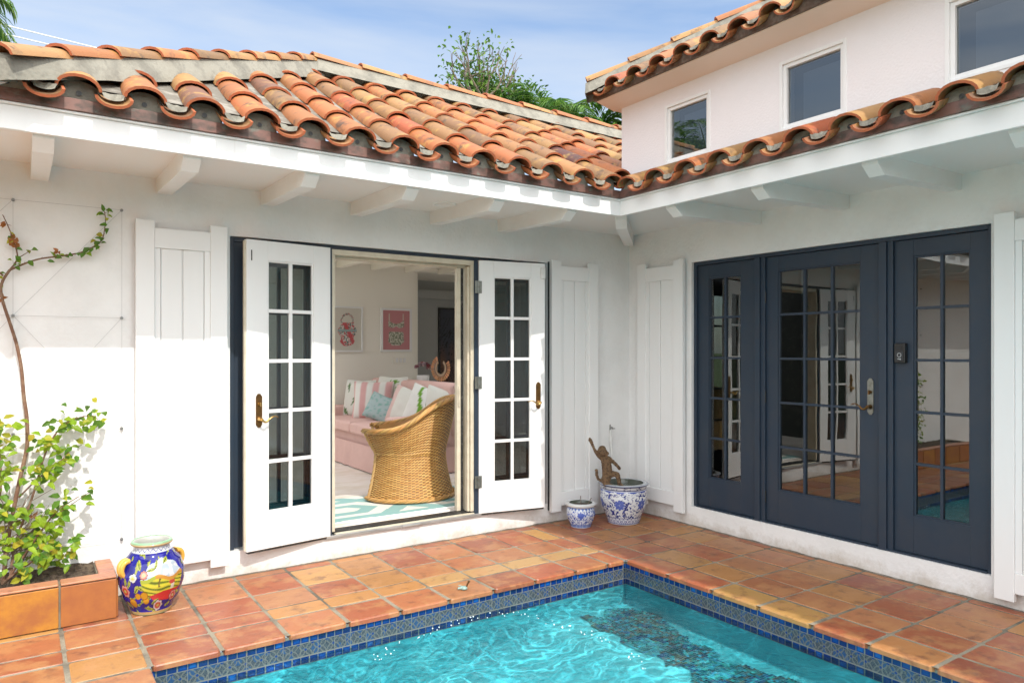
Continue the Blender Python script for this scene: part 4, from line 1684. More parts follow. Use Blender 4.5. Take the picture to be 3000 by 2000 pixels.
def wickc(i, j):
    row = j / 4
    ph = math.sin(PI * (i / nu) * nst) * (1 if int(row) % 2 == 0 else -1)
    rr_ = abs(math.sin(PI * row))
    if rr_ < .1: return (.085, .035, .012)
    hsh = noise.cell(Vector((int(row) * 1.7, int(i / nu * nst) * .6, 3)))
    base = mixc((.66, .34, .085), (.86, .54, .18), hsh % 1)
    return mixc(base, (.15, .055, .015), .7 if ph < -.25 else 0)


mb.grid(wick, nu, nv, wickc)
part(mb, 'woven_shell', M['wicker'], 0, wc)
mb = MB()


def inner(i, j):
    a = R(-140) + i / 40 * R(280)
    top = rimz(a)
    z = .42 + (top - .42) * j / 10
    r = prof_r(z, top) - .03
    an = FACE + PI + a
    return CC + Vector((r * math.cos(an), r * math.sin(an) * .95, z))


mb.grid(inner, 40, 10, lambda i, j: (.42, .22, .07))
part(mb, 'inner_shell', M['wicker'], 0, wc)
mb = MB()
for st in range(7):
    pts = []
    for i in range(150):
        a = R(-146) + i / 149 * R(292)
        top = rimz(a)
        r = prof_r(top, top) + .012
        ph = 2 * PI * (st / 7) + i * .42
        ww = .021
        an = FACE + PI + a
        pts.append(CC + Vector(((r + ww * math.cos(ph) * 1.1) * math.cos(an), (r + ww * math.cos(ph) * 1.1) * math.sin(an) * .95, top + ww * .8 * math.sin(ph))))
    mb.tube(pts, .0085, 6, jit((.55, .31, .10), .35, fr_))
part(mb, 'braided_rim', M['wicker'], 0, wc)
mb = MB()
for st in range(4):
    pts = []
    for i in range(120):
        a = R(-150) + i / 119 * R(300)
        ph = 2 * PI * (st / 4) + i * .6
        an = FACE + PI + a
        r = .415 + .010 * math.cos(ph)
        pts.append(CC + Vector((r * math.cos(an), r * math.sin(an) * .95, .035 + .011 * math.sin(ph))))
    mb.tube(pts, .008, 6, jit((.55, .31, .10), .15, fr_))
part(mb, 'base_braid', M['wicker'], 0, wc)
for sgn in (-1, 1):
    mb = MB()
    for st in range(3):
        pts = []
        for i in range(50):
            z = .05 + i / 49 * (.61 - .05)
            r = prof_r(z, .61) + .005
            an = FACE + PI + sgn * R(146)
            ph = st * 2.1 + i * .6
            pts.append(CC + Vector((r * math.cos(an) + .008 * math.cos(ph), r * math.sin(an) * .95 + .008 * math.sin(ph), z)))
        mb.tube(pts, .008, 6, jit((.60, .38, .16), .15, fr_))
    part(mb, 'front_edge', M['wicker'], 0, wc)
mb = MB()
mb.lathe([(0, .40), (.30, .40), (.31, .42), (.30, .44), (0, .445)], CC, 30, (.45, .25, .08))
part(mb, 'seat', M['wicker'], 0, wc)
for a in (R(20), R(-60), R(-150), R(110)):
    an = FACE + PI + a
    mb = MB()
    mb.tube([CC + Vector((.385 * math.cos(an), .365 * math.sin(an), 0)), CC + Vector((.385 * math.cos(an), .365 * math.sin(an), .05))], .018, 10, (.42, .2, .08))
    part(mb, 'leg', M['wicker'], 0, wc)

# ------------------------------------------------------------------ on the terrace
# planter
pl_ = empty('planter', (-5.2, -.2, 0), 'long low planter box faced with glazed terracotta tiles against the left wall', 'planter')
PZ = .242
mb = MB()
mb.box(-6.1, -4.338, -.398, -.30, 0, PZ - .014)
mb.box(-4.42, -4.338, -.30, -.0, 0, PZ - .014)
mb.box(-6.1, -6.0, -.30, 0, 0, PZ - .014)
part(mb, 'core', M['grout'], 0, pl_)
mb = MB()
PLC = [(.36, .135, .038), (.40, .17, .028), (.46, .17, .08)]
xs = [-6.1, -5.80, -5.47, -5.13, -4.88 - .0, -4.606, -4.338]
xs = [-6.1, -5.86, -5.54, -5.22, -4.91, -4.606, -4.338]
for i in range(len(xs) - 1):
    mb.box(xs[i] + .005, xs[i + 1] - (.005 if i < 5 else -.004), -.412, -.398, .005, PZ - .018, jit(PLC[(i + 1) % 2], .06))
mb.box(-4.338, -4.324, -.395, -.01, .005, PZ - .018, jit(PLC[0], .05))
part(mb, 'facing_tile', M['planter_tile'] if 'planter_tile' in M else M['paver'], .003, pl_)
mb = MB()
for i in range(len(xs) - 1):
    mb.box(xs[i] + .005, xs[i + 1] - (.005 if i < 5 else -.004), -.414, -.31, PZ - .012, PZ, jit((.44, .19, .11), .1))
for k in range(3):
    mb.box(-4.415, -4.330, -.305 + k * .1, -.21 + k * .1 - .005, PZ - .012, PZ + .001, jit((.44, .19, .11), .1))
part(mb, 'capping_tile', M['paver'], .005, pl_)
mb = MB()
mb.grid(lambda i, j: (-6.0 + 1.58 * i / 60, -.30 + .30 * j / 14, PZ - .035 + noise.noise(Vector((i * .4, j * .5, 0))) * .018 + (.03 * max(0, j - 10) / 4)), 60, 14)
part(mb, 'soil', M['soil'], 0, pl_)


# painted jar
def jarprof(t):
    """t 0..1 bottom to top -> r,z"""
    pts = [(0, .112, 0), (.03, .120, .006), (.09, .128, .03), (.25, .172, .10), (.45, .198, .18), (.60, .200, .235), (.74, .178, .295), (.84, .136, .338), (.90, .112, .362), (.955, .108, .385), (.965, .124, .390), (.985, .130, .398), (1, .122, .408)]
    for k in range(len(pts) - 1):
        if t <= pts[k + 1][0]:
            f = (t - pts[k][0]) / (pts[k + 1][0] - pts[k][0])
            f2 = f * f * (3 - 2 * f) * .4 + f * .6
            return pts[k][1] + (pts[k + 1][1] - pts[k][1]) * f2, pts[k][2] + (pts[k + 1][2] - pts[k][2]) * f
    return pts[-1][1], pts[-1][2]


jp0 = jarprof


def jarprof(t):
    r, z = jp0(t)
    return r * .87, z


JC = Vector((-4.150, -.375, 0))
JA = math.atan2(-5.0 - (-.365), -4.78 + 4.105)          # towards the viewer's side
jar = empty('painted_jar', JC, 'round cobalt blue jar painted with fruit, flowers and a landscape beside the planter', 'jar')


def flower(dx, dz, r, n_, c1, c2, c3):
    d = math.hypot(dx, dz)
    a = math.atan2(dz, dx)
    rr_ = r * (.8 + .2 * abs(math.cos(a * n_ / 2)))
    if d > rr_: return None
    if d < r * .25: return c3
    if d < r * .55: return c2
    if d > rr_ * .88: return (.05, .02, .05)
    return c1


def jarcol(a, z):
    s = a * .19
    if z < .012: return (.45, .42, .22)
    if z < .026: return (.60, .40, .16)
    if z > .385: return (.62, .42, .20) if z < .400 else (.32, .50, .30)
    if z > .352:
        if z < .356 or z > .381: return (.66, .68, .70)
        w_ = .3685 + .008 * math.sin(s * 110)
        return (.03, .04, .30) if abs(z - w_) < .0022 or math.hypot(((s * 110 + 1.5) % PI - 1.57) / 110, z - .368) < .003 else (.68, .70, .72)
    for (fx, fz, fr2, n_, c1, c2, c3) in (
            (-.175, .155, .042, 6, (.66, .30, .28), (.55, .05, .03), (.55, .50, .15)),
            (.045, .062, .040, 7, (.62, .55, .58), (.55, .10, .06), (.60, .45, .12)),
            (.150, .105, .034, 6, (.62, .25, .22), (.50, .06, .05), (.5, .45, .2)),
            (-.11, .235, .028, 5, (.66, .70, .74), (.62, .62, .35), (.6, .55, .1)),
            (-.045, .250, .026, 8, (.60, .20, .16), (.62, .40, .30), (.6, .55, .2)),
            (-.33, .12, .045, 6, (.66, .30, .28), (.55, .05, .03), (.55, .50, .15)),
            (.34, .16, .045, 6, (.62, .55, .58), (.55, .10, .06), (.60, .45, .12))):
        c = flower(s - fx, z - fz, fr2, n_, c1, c2, c3)
        if c: return c
    for (fx, fz, r) in ((-.085, .130, .020), (-.045, .132, .024), (-.035, .100, .021), (-.13, .085, .030), (.3, .25, .03), (-.28, .22, .03)):
        d = math.hypot(s - fx, z - fz)
        if d < r: return (.62, .30, .02) if d < r * .85 else (.30, .10, .01)
    for (fx, fz, ang, ln, wd) in ((-.085, .300, 2.2, .034, .016), (.0, .275, .2, .03, .010), (.03, .300, 1.2, .028, .009), (-.02, .045, 2.9, .04, .011), (-.09, .165, .9, .026, .010), (-.06, .175, 2.4, .022, .01), (-.135, .205, 1.3, .025, .01), (.10, .315, .5, .03, .01), (-.165, .21, 1.7, .03, .01), (-.2, .07, 1, .03, .012), (.02, .09, .6, .03, .01), (-.24, .28, 1, .04, .014), (.25, .1, 2, .04, .014), (.42, .22, 2, .05, .02), (-.42, .2, 1, .05, .02)):
        dx, dz = s - fx, z - fz
        t = dx * math.cos(ang) + dz * math.sin(ang)
        q = -dx * math.sin(ang) + dz * math.cos(ang)
        if abs(t) < ln and abs(q) < wd * (1 - (t / ln) ** 2):
            return (.10, .14, .01) if abs(q) < .0018 or (abs((t * 150 + abs(q) * 90) % 1 - .5) < .14) else (.48, .50, .10)
    # landscape medallion
    ex, ez = (s - .075) / .135, (z - .205) / .118
    if ex * ex + ez * ez < 1 + .08 * math.sin(math.atan2(ez, ex) * 9):
        hz = .235 + .012 * math.sin(s * 40)
        if z > hz:
            k = noise.noise(Vector((s * 30, z * 45, 2)))
            return (.50, .58, .66) if k < .05 else (.72, .74, .76)
        if z > hz - .022: return (.60, .30, .06) if s > .02 else (.40, .46, .06)
        if math.hypot((s - .125) / .022, (z - .192) / .012) < 1: return (.50, .07, .05)
        if abs(s - .128) < .012 and .150 < z < .188: return (.70, .66, .55)
        if abs(s - .045 - .004 * math.sin(z * 90)) < .005 and .175 < z < .235: return (.16, .12, .03)
        if z < .150 - (s - .08) * -.25 and z < .148: return (.55, .03, .03)
        k = math.sin(z * 230 + s * 55 + 6 * noise.noise(Vector((s * 9, z * 9, 0))))
        return (.66, .58, .05) if k > -.1 else ((.30, .36, .03) if k > -.75 else (.12, .15, .02))
    k = noise.noise(Vector((s * 18, z * 18, 7)))
    k2 = noise.noise(Vector((s * 26, z * 30, 17)))
    if k2 > .30: return (.40, .42, .08) if noise.noise(Vector((s * 90, z * 90, 3))) > -.1 else (.14, .17, .02)
    return mixc((.010, .010, .20), (.02, .02, .36), .5 + k)


jc0 = jarcol


def jarcol(a, z):
    return tuple(.74 * q for q in jc0(a, z))


nu_, nv_ = 300, 150


def jf(i, j):
    a = i / nu_ * 2 * PI
    r, z = jarprof(j / nv_)
    return (JC.x + r * math.cos(JA + a), JC.y + r * math.sin(JA + a), z)


mb = MB()
mb.grid(jf, nu_, nv_, lambda i, j: jarcol(((i / nu_ * 2 * PI + PI) % (2 * PI) - PI), jarprof(j / nv_)[1]), closed_u=True)
part(mb, 'body', M['ceramic'], 0, jar)
mb = MB()
mb.lathe([(.106, .408), (.098, .411), (.090, .404), (.085, .385), (.087, .34), (.130, .25), (.10, .10), (0, .06)], JC, 40, (.42, .42, .38))
mb.lathe([(.1075, .4085), (.102, .4125), (.095, .410)], JC, 40, (.25, .48, .28))
part(mb, 'inner_glaze', M['ceramic'], 0, jar)
for sgn in (-1, 1):
    an = JA + R(30) + sgn * R(90)
    rad = Vector((math.cos(an), math.sin(an), 0))
    tan = Vector((-math.sin(an), math.cos(an), 0))
    mb = MB()
    for k in (-1, 0, 1):
        pts, rr_ = [], []
        for i in range(17):
            u = i / 16
            ang = R(100) - u * R(215)
            c = JC + rad * (.147 + .034 * math.cos(ang)) + Vector((0, 0, .275 + .044 * math.sin(ang)))
            pts.append(c + tan * (k * .016))
            rr_.append(.0155 - .006 * u)
        mb.tube(pts, rr_, 10, (.66, .36, .06) if k else (.68, .46, .12))
    part(mb, 'handle', M['ceramic'], 0, jar)


# blue and white pots
def pot(name, c, prof, colfn, rim_n, label, inner_z, soil=None):
    e = empty(name, c, label, 'plant pot', None)
    mb = MB()
    P = []
    n_ = 10
    for k in range(len(prof) - 1):
        for q in range(n_):
            f = q / n_
            P.append((prof[k][0] + (prof[k + 1][0] - prof[k][0]) * f, prof[k][1] + (prof[k + 1][1] - prof[k][1]) * f))
    P.append(prof[-1])
    # smooth
    for it in range(3):
        P = [P[0]] + [((P[i - 1][0] + 2 * P[i][0] + P[i + 1][0]) / 4, (P[i - 1][1] + 2 * P[i][1] + P[i + 1][1]) / 4) for i in range(1, len(P) - 1)] + [P[-1]]
    # resample
    d = [0]
    for i in range(1, len(P)): d.append(d[-1] + math.hypot(P[i][0] - P[i - 1][0], P[i][1] - P[i - 1][1]))
    nv2 = int(d[-1] / .0028)
    Q = []
    k = 0
    for j in range(nv2 + 1):
        t = d[-1] * j / nv2
        while k < len(d) - 2 and d[k + 1] < t: k += 1
        f = (t - d[k]) / (d[k + 1] - d[k])
        Q.append((P[k][0] + (P[k + 1][0] - P[k][0]) * f, P[k][1] + (P[k + 1][1] - P[k][1]) * f))
    nu2 = 260
    ja = math.atan2(-5.0 - c[1], -4.78 - c[0])
    mb.grid(lambda i, j: (c[0] + Q[j][0] * math.cos(ja + i / nu2 * 2 * PI), c[1] + Q[j][0] * math.sin(ja + i / nu2 * 2 * PI), c[2] + Q[j][1]), nu2, nv2,
            lambda i, j: colfn(((i / nu2 * 2 * PI + PI) % (2 * PI) - PI), Q[j][1], Q[j][0], d[-1] * j / nv2), closed_u=True)
    part(mb, 'body', M['ceramic'], 0, e)
    rt, zt2 = prof[-1]
    mb = MB()
    mb.lathe([(rt, zt2), (rt - .006, inner_z + .01), (rt * .9, inner_z)], c, 48, (.09, .10, .08))
    part(mb, 'inner_wall', M['ceramic'], 0, e)
    return e


INK = (.018, .030, .20)
WHT = (.66, .68, .70)


def lotus(ds, dz, r):
    d = math.hypot(ds, dz)
    a = math.atan2(dz, ds)
    if d > r: return None
    if d < r * .14: return (.3, .35, .5)
    k = abs(math.cos(a * 4))
    if d > r * (.72 + .28 * k): return None
    return (.05, .08, .36) if (d / r * 3.3 + k) % 1 > .35 else (.16, .22, .52)


def vines(s, z, sc=1.0, thick=.055, seed=0, leafs=True):
    p = Vector((s * 17 / sc, z * 17 / sc, seed))
    a = noise.noise(p + Vector((noise.noise(p * 1.3) * .8, noise.noise(p * 1.3 + Vector((5, 5, 5))) * .8, 0)))
    b = noise.noise(p * 2.3 + Vector((9, 3, 1)))
    if abs(a) < thick: return True
    if leafs and abs(a) < .26 and b > .20: return True
    return False


def bigcol(a, z, r, t):
    s = a * .2
    if z > .349 or (t > .43 and z > .335 and r < .20):
        return mixc((.55, .58, .60), (.10, .13, .24), 1 if (r * 1000 % 9) < 2.4 else 0)
    if z > .308:
        if z < .313 or z > .336: return (.05, .06, .14)
        return (.03, .04, .10) if (noise.noise(Vector((s * 60, z * 120, 3))) > .12 and (s * 9) % 1 < .55) else (.58, .60, .64)
    if z < .012: return (.60, .61, .64)
    if z < .018 or .062 < z < .067: return INK
    if z < .062:
        q = (s * 22) % 1
        h = (z - .018) / .044
        if abs(h - abs(q * 2 - 1)) < .10 or abs(h - (1 - abs(q * 2 - 1)) * .6) < .07: return (.03, .04, .22)
        return (.60, .62, .68)
    if z > .300: return INK if (z > .304) else WHT
    for k in range(6):
        fs_ = -.035 + k * .21
        while fs_ > .63: fs_ -= 1.26
        c = lotus(s - fs_, z - .185, .048)
        if c: return c
    if z > .285 and math.sin(s * 55) * .006 + .290 < z: return (.05, .08, .34)
    if vines(s, z, .62, .06, 2): return INK if noise.noise(Vector((s * 50, z * 50, 0))) > -.3 else (.06, .09, .34)
    return WHT


def smallcol(a, z, r, t):
    s = a * .12
    if z > .176: return (.62, .63, .63)
    if z < .010: return (.5, .52, .58)
    if z < .036: return (.10, .17, .45) if (s * 60) % 1 > .25 else (.42, .48, .62)
    if z > .150:
        q = (s * 30) % 1
        return (.12, .20, .50) if (z - .150) / .026 > abs(q * 2 - 1) * .9 else (.62, .66, .72)
    c = lotus(s + .0, z - .115, .030)
    if c: return (.07, .12, .45)
    if vines(s, z, .45, .10, 8): return (.06, .11, .42)
    return (.62, .66, .74)


PB = Vector((-.405, -.355, 0))
PS = Vector((-.815, -.262, 0))
big = pot('large_pot', PB, [(.125, 0), (.140, .006), (.140, .014), (.155, .06), (.192, .15), (.207, .22), (.203, .285), (.196, .302), (.200, .312), (.208, .334), (.219, .342), (.219, .350), (.205, .354), (.172, .352)], bigcol, 0,
          'large blue and white scrollwork planter in the corner holding the monkey figure', .30)
mb = MB()
mb.lathe([(.155, .318), (.08, .321), (0, .320)], PB, 32, (.10, .12, .10))
mb.build('saucer', M['glazed'], big)
small = pot('small_pot', PS, [(.078, 0), (.088, .004), (.090, .02), (.108, .06), (.124, .11), (.120, .15), (.108, .170), (.112, .176), (.126, .182), (.131, .192), (.130, .204), (.120, .210), (.098, .208)], smallcol, 0,
            'small blue and white pot of soil with two dry twigs beside the large pot', .165)
mb = MB()
mb.grid(lambda i, j: (PS.x + .097 * j / 6 * math.cos(i / 24 * 2 * PI), PS.y + .097 * j / 6 * math.sin(i / 24 * 2 * PI), .182 + noise.noise(Vector((i * .9, j * .9, 0))) * .008), 24, 6)
mb.build('soil', M['soil'], small)
mb = MB()
mb.tube([(PS.x, PS.y, .18), (PS.x - .002, PS.y, .262)], .0035, 6)
mb.build('twig', M['greybark'], small)
mb = MB()
mb.tube([(PS.x + .045, PS.y - .03, .18), (PS.x + .075, PS.y - .052, .245)], .0035, 6, (.25, .3, .1))
mb.build('twig', M['greybark'], small)
for k in range(9):
    a, r = k * 2.4, .03 + .006 * k
    pass


# monkey figure: overlapping rounds along the limbs, fused into one continuous surface
def fused(name, nodes, edges, m_, org, vox=.0045):
    bm = bmesh.new()
    org = Vector(org)
    for (a, b) in edges:
        pa, pb = Vector(nodes[a][:3]), Vector(nodes[b][:3])
        ra, rb = nodes[a][3], nodes[b][3]
        n_ = max(2, int((pb - pa).length / (min(ra, rb) * .5)) + 1)
        for k in range(n_ + 1):
            t = k / n_
            c = pa.lerp(pb, t) - org
            bmesh.ops.create_icosphere(bm, subdivisions=2, radius=ra + (rb - ra) * t, matrix=Matrix.Translation(c))
    me = bpy.data.meshes.new(name)
    bm.to_mesh(me)
    bm.free()
    me.materials.append(m_)
    o = bpy.data.objects.new(name, me)
    COL.objects.link(o)
    o.location = org
    ORG[o.name] = org
    r_ = o.modifiers.new('remesh', 'REMESH')
    r_.mode = 'VOXEL'
    r_.voxel_size = vox
    r_.use_smooth_shade = True
    q_ = o.modifiers.new('soften', 'SMOOTH')
    q_.iterations = 6
    return o


RV = Vector((.8255, -.5647, 0))
BV = Vector((.5647, .8255, 0))
MO = Vector((-.575, -.329, .417))


def mk(dx, z, dep, r, r2=None):
    p = MO + RV * dx + BV * dep
    r *= 1.25 if r > .024 else 1.12
    return (p.x, p.y, z, r) if r2 is None else (p.x, p.y, z, r, r2)


# dx = screen-right metres from the hip, z height, dep = away from viewer
nodes = [mk(0, .425, 0, .034), mk(.000, .475, 0, .036), mk(-.008, .53, .0, .035), mk(-.022, .572, .0, .027), mk(-.036, .600, -.004, .020), mk(-.046, .628, -.008, .034), mk(-.044, .650, -.006, .028),
         mk(-.022, .622, -.018, .022), mk(-.006, .616, -.022, .018),
         # raised arm
         mk(-.058, .580, .0, .018), mk(-.092, .612, .0, .013), mk(-.118, .665, .0, .011), mk(-.134, .702, .0, .012), mk(-.146, .728, .0, .015), mk(-.150, .742, 0, .010),
         # lowered arm
         mk(.016, .568, -.004, .019), mk(.050, .545, -.01, .014), mk(.085, .510, -.014, .013), mk(.105, .485, -.016, .013),
         # left leg (seated)
         mk(-.012, .385, -.01, .032), mk(-.012, .352, -.03, .024), mk(.020, .340, -.05, .016), mk(.045, .335, -.06, .014),
         # right leg bent
         mk(.045, .440, -.01, .024), mk(.082, .435, -.03, .022), mk(.096, .395, -.035, .017), mk(.100, .352, -.04, .016), mk(.122, .346, -.055, .012),
         # tail
         mk(-.040, .372, .02, .012), mk(-.075, .385, .03, .011), mk(-.088, .425, .03, .012), mk(-.088, .462, .03, .013)]
edges = [(0, 1), (1, 2), (2, 3), (3, 4), (4, 5), (5, 6), (5, 7), (7, 8), (3, 9), (9, 10), (10, 11), (11, 12), (12, 13), (13, 14), (3, 15), (15, 16), (16, 17), (17, 18),
         (0, 19), (19, 20), (20, 21), (21, 22), (0, 23), (23, 24), (24, 25), (25, 26), (26, 27), (19, 28), (28, 29), (29, 30), (30, 31)]
mo = fused('monkey_figure', nodes, edges, M['monkey'], (MO.x, MO.y, .35))
dtex = bpy.data.textures.new('lumps', 'CLOUDS')
dtex.noise_scale = .011
dm = mo.modifiers.new('lumps', 'DISPLACE')
dm.texture = dtex
dm.strength = .011
tag(mo, 'shaggy brown monkey figurine reaching up, perched on the rim of the large pot', 'figurine')
for (dx, z, dep) in ((-.066, .640, -.02), (-.014, .648, -.03)):
    pass
mb = MB()
for sgn in (-1, 1):
    c = MO + RV * (-.052 + sgn * .026 * .55) + BV * (.02 * sgn)
    mb.lathe([(0, -.010), (.010, -.006), (.012, 0), (.010, .006), (0, .010)], (c.x, c.y, .630), 10)
er = mb.build('ear', M['monkey'], mo)

# standpipe with tap
tp = empty('standpipe_tap', (-.22, -.03, 0), 'leaning white garden pipe with a small metal tap behind the monkey figure', 'tap')
mb = MB()
mb.tube([(-.205, -.03, 0), (-.232, -.03, .388), (-.261, -.03, .68)], .0125, 12)
mb.tube([(-.2605, -.03, .662), (-.2625, -.03, .700)], .0165, 12)
mb.tube([(-.262, -.03, .70), (-.267, -.03, .772)], .0105, 12)
part(mb, 'pipe', M['pvc'], 0, tp)
mb = MB()
mb.tube([(-.267, -.03, .770), (-.268, -.03, .822)], [.010, .006], 10)
mb.tube([(-.266, -.03, .785), (-.225, -.05, .783)], .004, 8)
mb.tube([(-.268, -.03, .80), (-.262, -.055, .795), (-.262, -.06, .78)], .006, 8)
part(mb, 'tap', M['steel'], 0, tp)

# doorbell
db = empty('doorbell', (.05, -2.54, 1.49), 'black video doorbell with a white ring button on the navy side panel', 'doorbell')
mb = MB(XB)
mb.box(2.505, 2.578, .012, .049, 1.425, 1.557)
part(mb, 'case', M['blackp'], .006, db)
mb = MB(XB)
mb.box(2.5155, 2.5675, .009, .0119, 1.44, 1.505, (.03, .031, .034))
mb.box(2.525, 2.557, .0085, .0119, 1.512, 1.532, (.02, .02, .022))
part(mb, 'face_plate', M['paint_matte'], .001, db)
mb = MB(XB)
for k in range(28):
    a0, a1 = k / 28 * 2 * PI, (k + 1) / 28 * 2 * PI
    cx_, cz_ = 2.5415, 1.478
    mb.add([(cx_ + r * math.cos(a), .0082, cz_ + r * math.sin(a)) for r, a in ((.0115, a0), (.0135, a0), (.0135, a1), (.0115, a1))], [(0, 1, 2, 3)])
part(mb, 'button_ring', M['wpaint'], 0, db)
cu = bpy.data.curves.new('lettering', 'FONT')
cu.body = 'ring'
cu.size = .014
cu.align_x = 'CENTER'
cu.extrude = .0003
cu.materials.append(M['wpaint'])
tc0 = bpy.data.objects.new('lettering_curve', cu)
COL.objects.link(tc0)
bpy.context.view_layer.update()
lme = bpy.data.meshes.new_from_object(tc0.evaluated_get(bpy.context.evaluated_depsgraph_get()))
bpy.data.objects.remove(tc0)
tx = bpy.data.objects.new('lettering', lme)
COL.objects.link(tx)
tx.parent = db
tx.matrix_world = XB @ Matrix.Translation((2.5415, .0078, 1.449)) @ Matrix.Rotation(R(90), 4, 'X')
tx.matrix_parent_inverse = Matrix.Translation((-.05, 2.54, -1.49))
tx.matrix_basis = XB @ Matrix.Translation((2.5415, .0078, 1.449)) @ Matrix.Rotation(R(90), 4, 'X')

# climbing wires on the wall
tw = empty('wall_trellis', (-4.54, 0, .35), 'grid of thin steel wires stretched between wall pins left of the shutter', 'trellis')
zs = [.348, 1.029, 1.708, 2.370]
xsw = [-4.268, -4.817, -5.366]
for x in xsw:
    for z in zs:
        mb = MB()
        mb.tube([(x, 0, z), (x, -.012, z)], .009, 10)
        mb.tube([(x, -.012, z), (x, -.026, z)], .006, 8)
        part(mb, 'wall_pin', M['steel'], 0, tw)


def wire(a, b):
    mb = MB()
    mb.tube([(a[0], -.018, a[1]), (b[0], -.018, b[1])], .0009, 5)
    part(mb, 'wire', M['wire'], 0, tw)


for x in xsw:
    wire((x, zs[0]), (x, zs[-1]))
for z in zs:
    wire((xsw[0], z), (xsw[1], z))
    wire((xsw[1], z), (xsw[2], z))
wire((xsw[1], zs[2]), (xsw[0], zs[3]))
wire((xsw[1], zs[2]), (xsw[0], zs[1]))
wire((xsw[1], zs[1]), (xsw[0], zs[2]))
wire((xsw[1], zs[0]), (xsw[0], zs[1]))
wire((xsw[2], zs[2]), (xsw[1], zs[3]))
wire((xsw[2], zs[1]), (xsw[1], zs[2]))

# deck jet
dj = empty('deck_jet', (-2.47, -1.12, 0), 'small corroded brass water jet nozzle on the pool coping', 'nozzle')
mb = MB()
mb.lathe([(.0, 0), (.020, .002), (.022, .010), (.014, .020), (0, .022)], (-2.47, -1.10, .001), 14)
mb.tube([(-2.47, -1.10, .014), (-2.51, -1.09, .012)], [.010, .007], 8)
mb.tube([(-2.47, -1.10, .016), (-2.50, -1.075, .028)], [.005, .002], 8)
part(mb, 'base', mat('verdigris', (.25, .36, .33), .6, metal=.2), 0, dj)
mb = MB()
mb.tube([(-2.46, -1.105, .012), (-2.445, -1.115, .052)], .0055, 8)
mb.tube([(-2.445, -1.115, .050), (-2.443, -1.116, .056)], .009, 10)
part(mb, 'spout', M['bronze'], 0, dj)

# ------------------------------------------------------------------ plants
def leafmesh(mb, p, d, nrm, ln, wd, col, fold=.25, curl=.2):
    """a pointed folded leaf from p along d"""
    d = d.normalized()
    s_ = d.cross(nrm)
    if s_.length < 1e-3: s_ = d.cross(Vector((1, 0, 0)))
    s_.normalize()
    n_ = s_.cross(d).normalized()
    a = p
    m1 = p + d * ln * .35
    m2 = p + d * ln * .72 - n_ * ln * curl * .4
    tip = p + d * ln - n_ * ln * curl
    up = n_ * wd * fold
    vs = [a, m1 + s_ * wd * .5 + up, m1, m1 - s_ * wd * .5 + up, m2 + s_ * wd * .36 + up * .8, m2, m2 - s_ * wd * .36 + up * .8, tip]
    mb.add(vs, [(0, 2, 1), (0, 3, 2), (1, 2, 5, 4), (2, 3, 6, 5), (4, 5, 7), (5, 6, 7)], col, 0, False)


PR = random.Random(11)
vine = empty('bougainvillea', (-4.86, -.15, PZ - .03), 'thorny climbing bougainvillea with bright green leaves rooted in the planter and trained up the wall', 'climbing plant')
stem_paths = []


def vstem(pts, r0, r1, n_=8, sub=4):
    P = [Vector(p) for p in pts]
    Q = []
    for i in range(len(P) - 1):
        a, b, c, d = P[max(0, i - 1)], P[i], P[i + 1], P[min(len(P) - 1, i + 2)]
        for k in range(sub):
            t = k / sub
            Q.append(.5 * ((2 * b) + (c - a) * t + (2 * a - 5 * b + 4 * c - d) * t * t + (3 * b - a - 3 * c + d) * t ** 3))
    Q.append(P[-1])
    rr_ = [r0 + (r1 - r0) * i / (len(Q) - 1) for i in range(len(Q))]
    mb = MB()
    mb.tube(Q, rr_, n_)
    # thorns
    for i in range(2, len(Q) - 1):
        if PR.random() < .55:
            d = Vector((PR.uniform(-1, 1), PR.uniform(-.6, .1), PR.uniform(-.2, .6))).normalized()
            mb.tube([Q[i], Q[i] + d * PR.uniform(.012, .022)], [.0017, .0004], 4)
    part(mb, 'stem', M['bark'], 0, vine)
    return Q


WY = -.05
main = vstem([(-4.86, -.16, .22), (-4.84, -.12, .45), (-4.79, -.08, .75), (-4.752, WY, .95), (-4.751, WY, 1.11), (-4.765, WY, 1.24), (-4.778, WY, 1.41), (-4.801, WY, 1.547), (-4.832, WY, 1.667), (-4.862, WY, 1.777), (-4.873, WY, 1.85), (-4.862, WY, 1.906), (-4.832, WY, 1.963)], .012, .0075, sub=4)
br1 = vstem([(-4.832, WY, 1.963), (-4.763, WY, 2.004), (-4.685, WY, 2.038), (-4.564, WY, 2.066), (-4.482, WY, 2.091), (-4.406, WY, 2.141), (-4.372, WY, 2.188), (-4.359, WY, 2.288), (-4.364, WY, 2.347)], .006, .002)
br2 = vstem([(-4.832, WY, 1.963), (-4.801, WY, 2.016), (-4.797, WY, 2.058), (-4.816, WY, 2.14), (-4.843, WY, 2.22), (-4.865, WY, 2.273)], .005, .002)
br3 = vstem([(-4.797, WY, 2.03), (-4.76, WY, 2.06), (-4.73, WY, 2.085)], .003, .0012)
br4 = vstem([(-4.862, WY, 1.93), (-4.90, WY, 1.965), (-4.96, WY, 2.02)], .005, .003)
lo = []
lo.append(vstem([(-4.83, -.14, .24), (-4.80, -.14, .45), (-4.72, -.12, .70), (-4.66, -.10, .93), (-4.58, -.09, 1.07), (-4.47, -.09, 1.12), (-4.40, -.09, 1.10)], .008, .002))
lo.append(vstem([(-4.88, -.15, .24), (-4.90, -.16, .50), (-4.87, -.14, .80), (-4.90, -.12, 1.08), (-4.96, -.10, 1.20)], .009, .003))
lo.append(vstem([(-4.85, -.17, .23), (-4.77, -.18, .36), (-4.68, -.17, .50), (-4.60, -.16, .60), (-4.50, -.14, .66)], .007, .002))
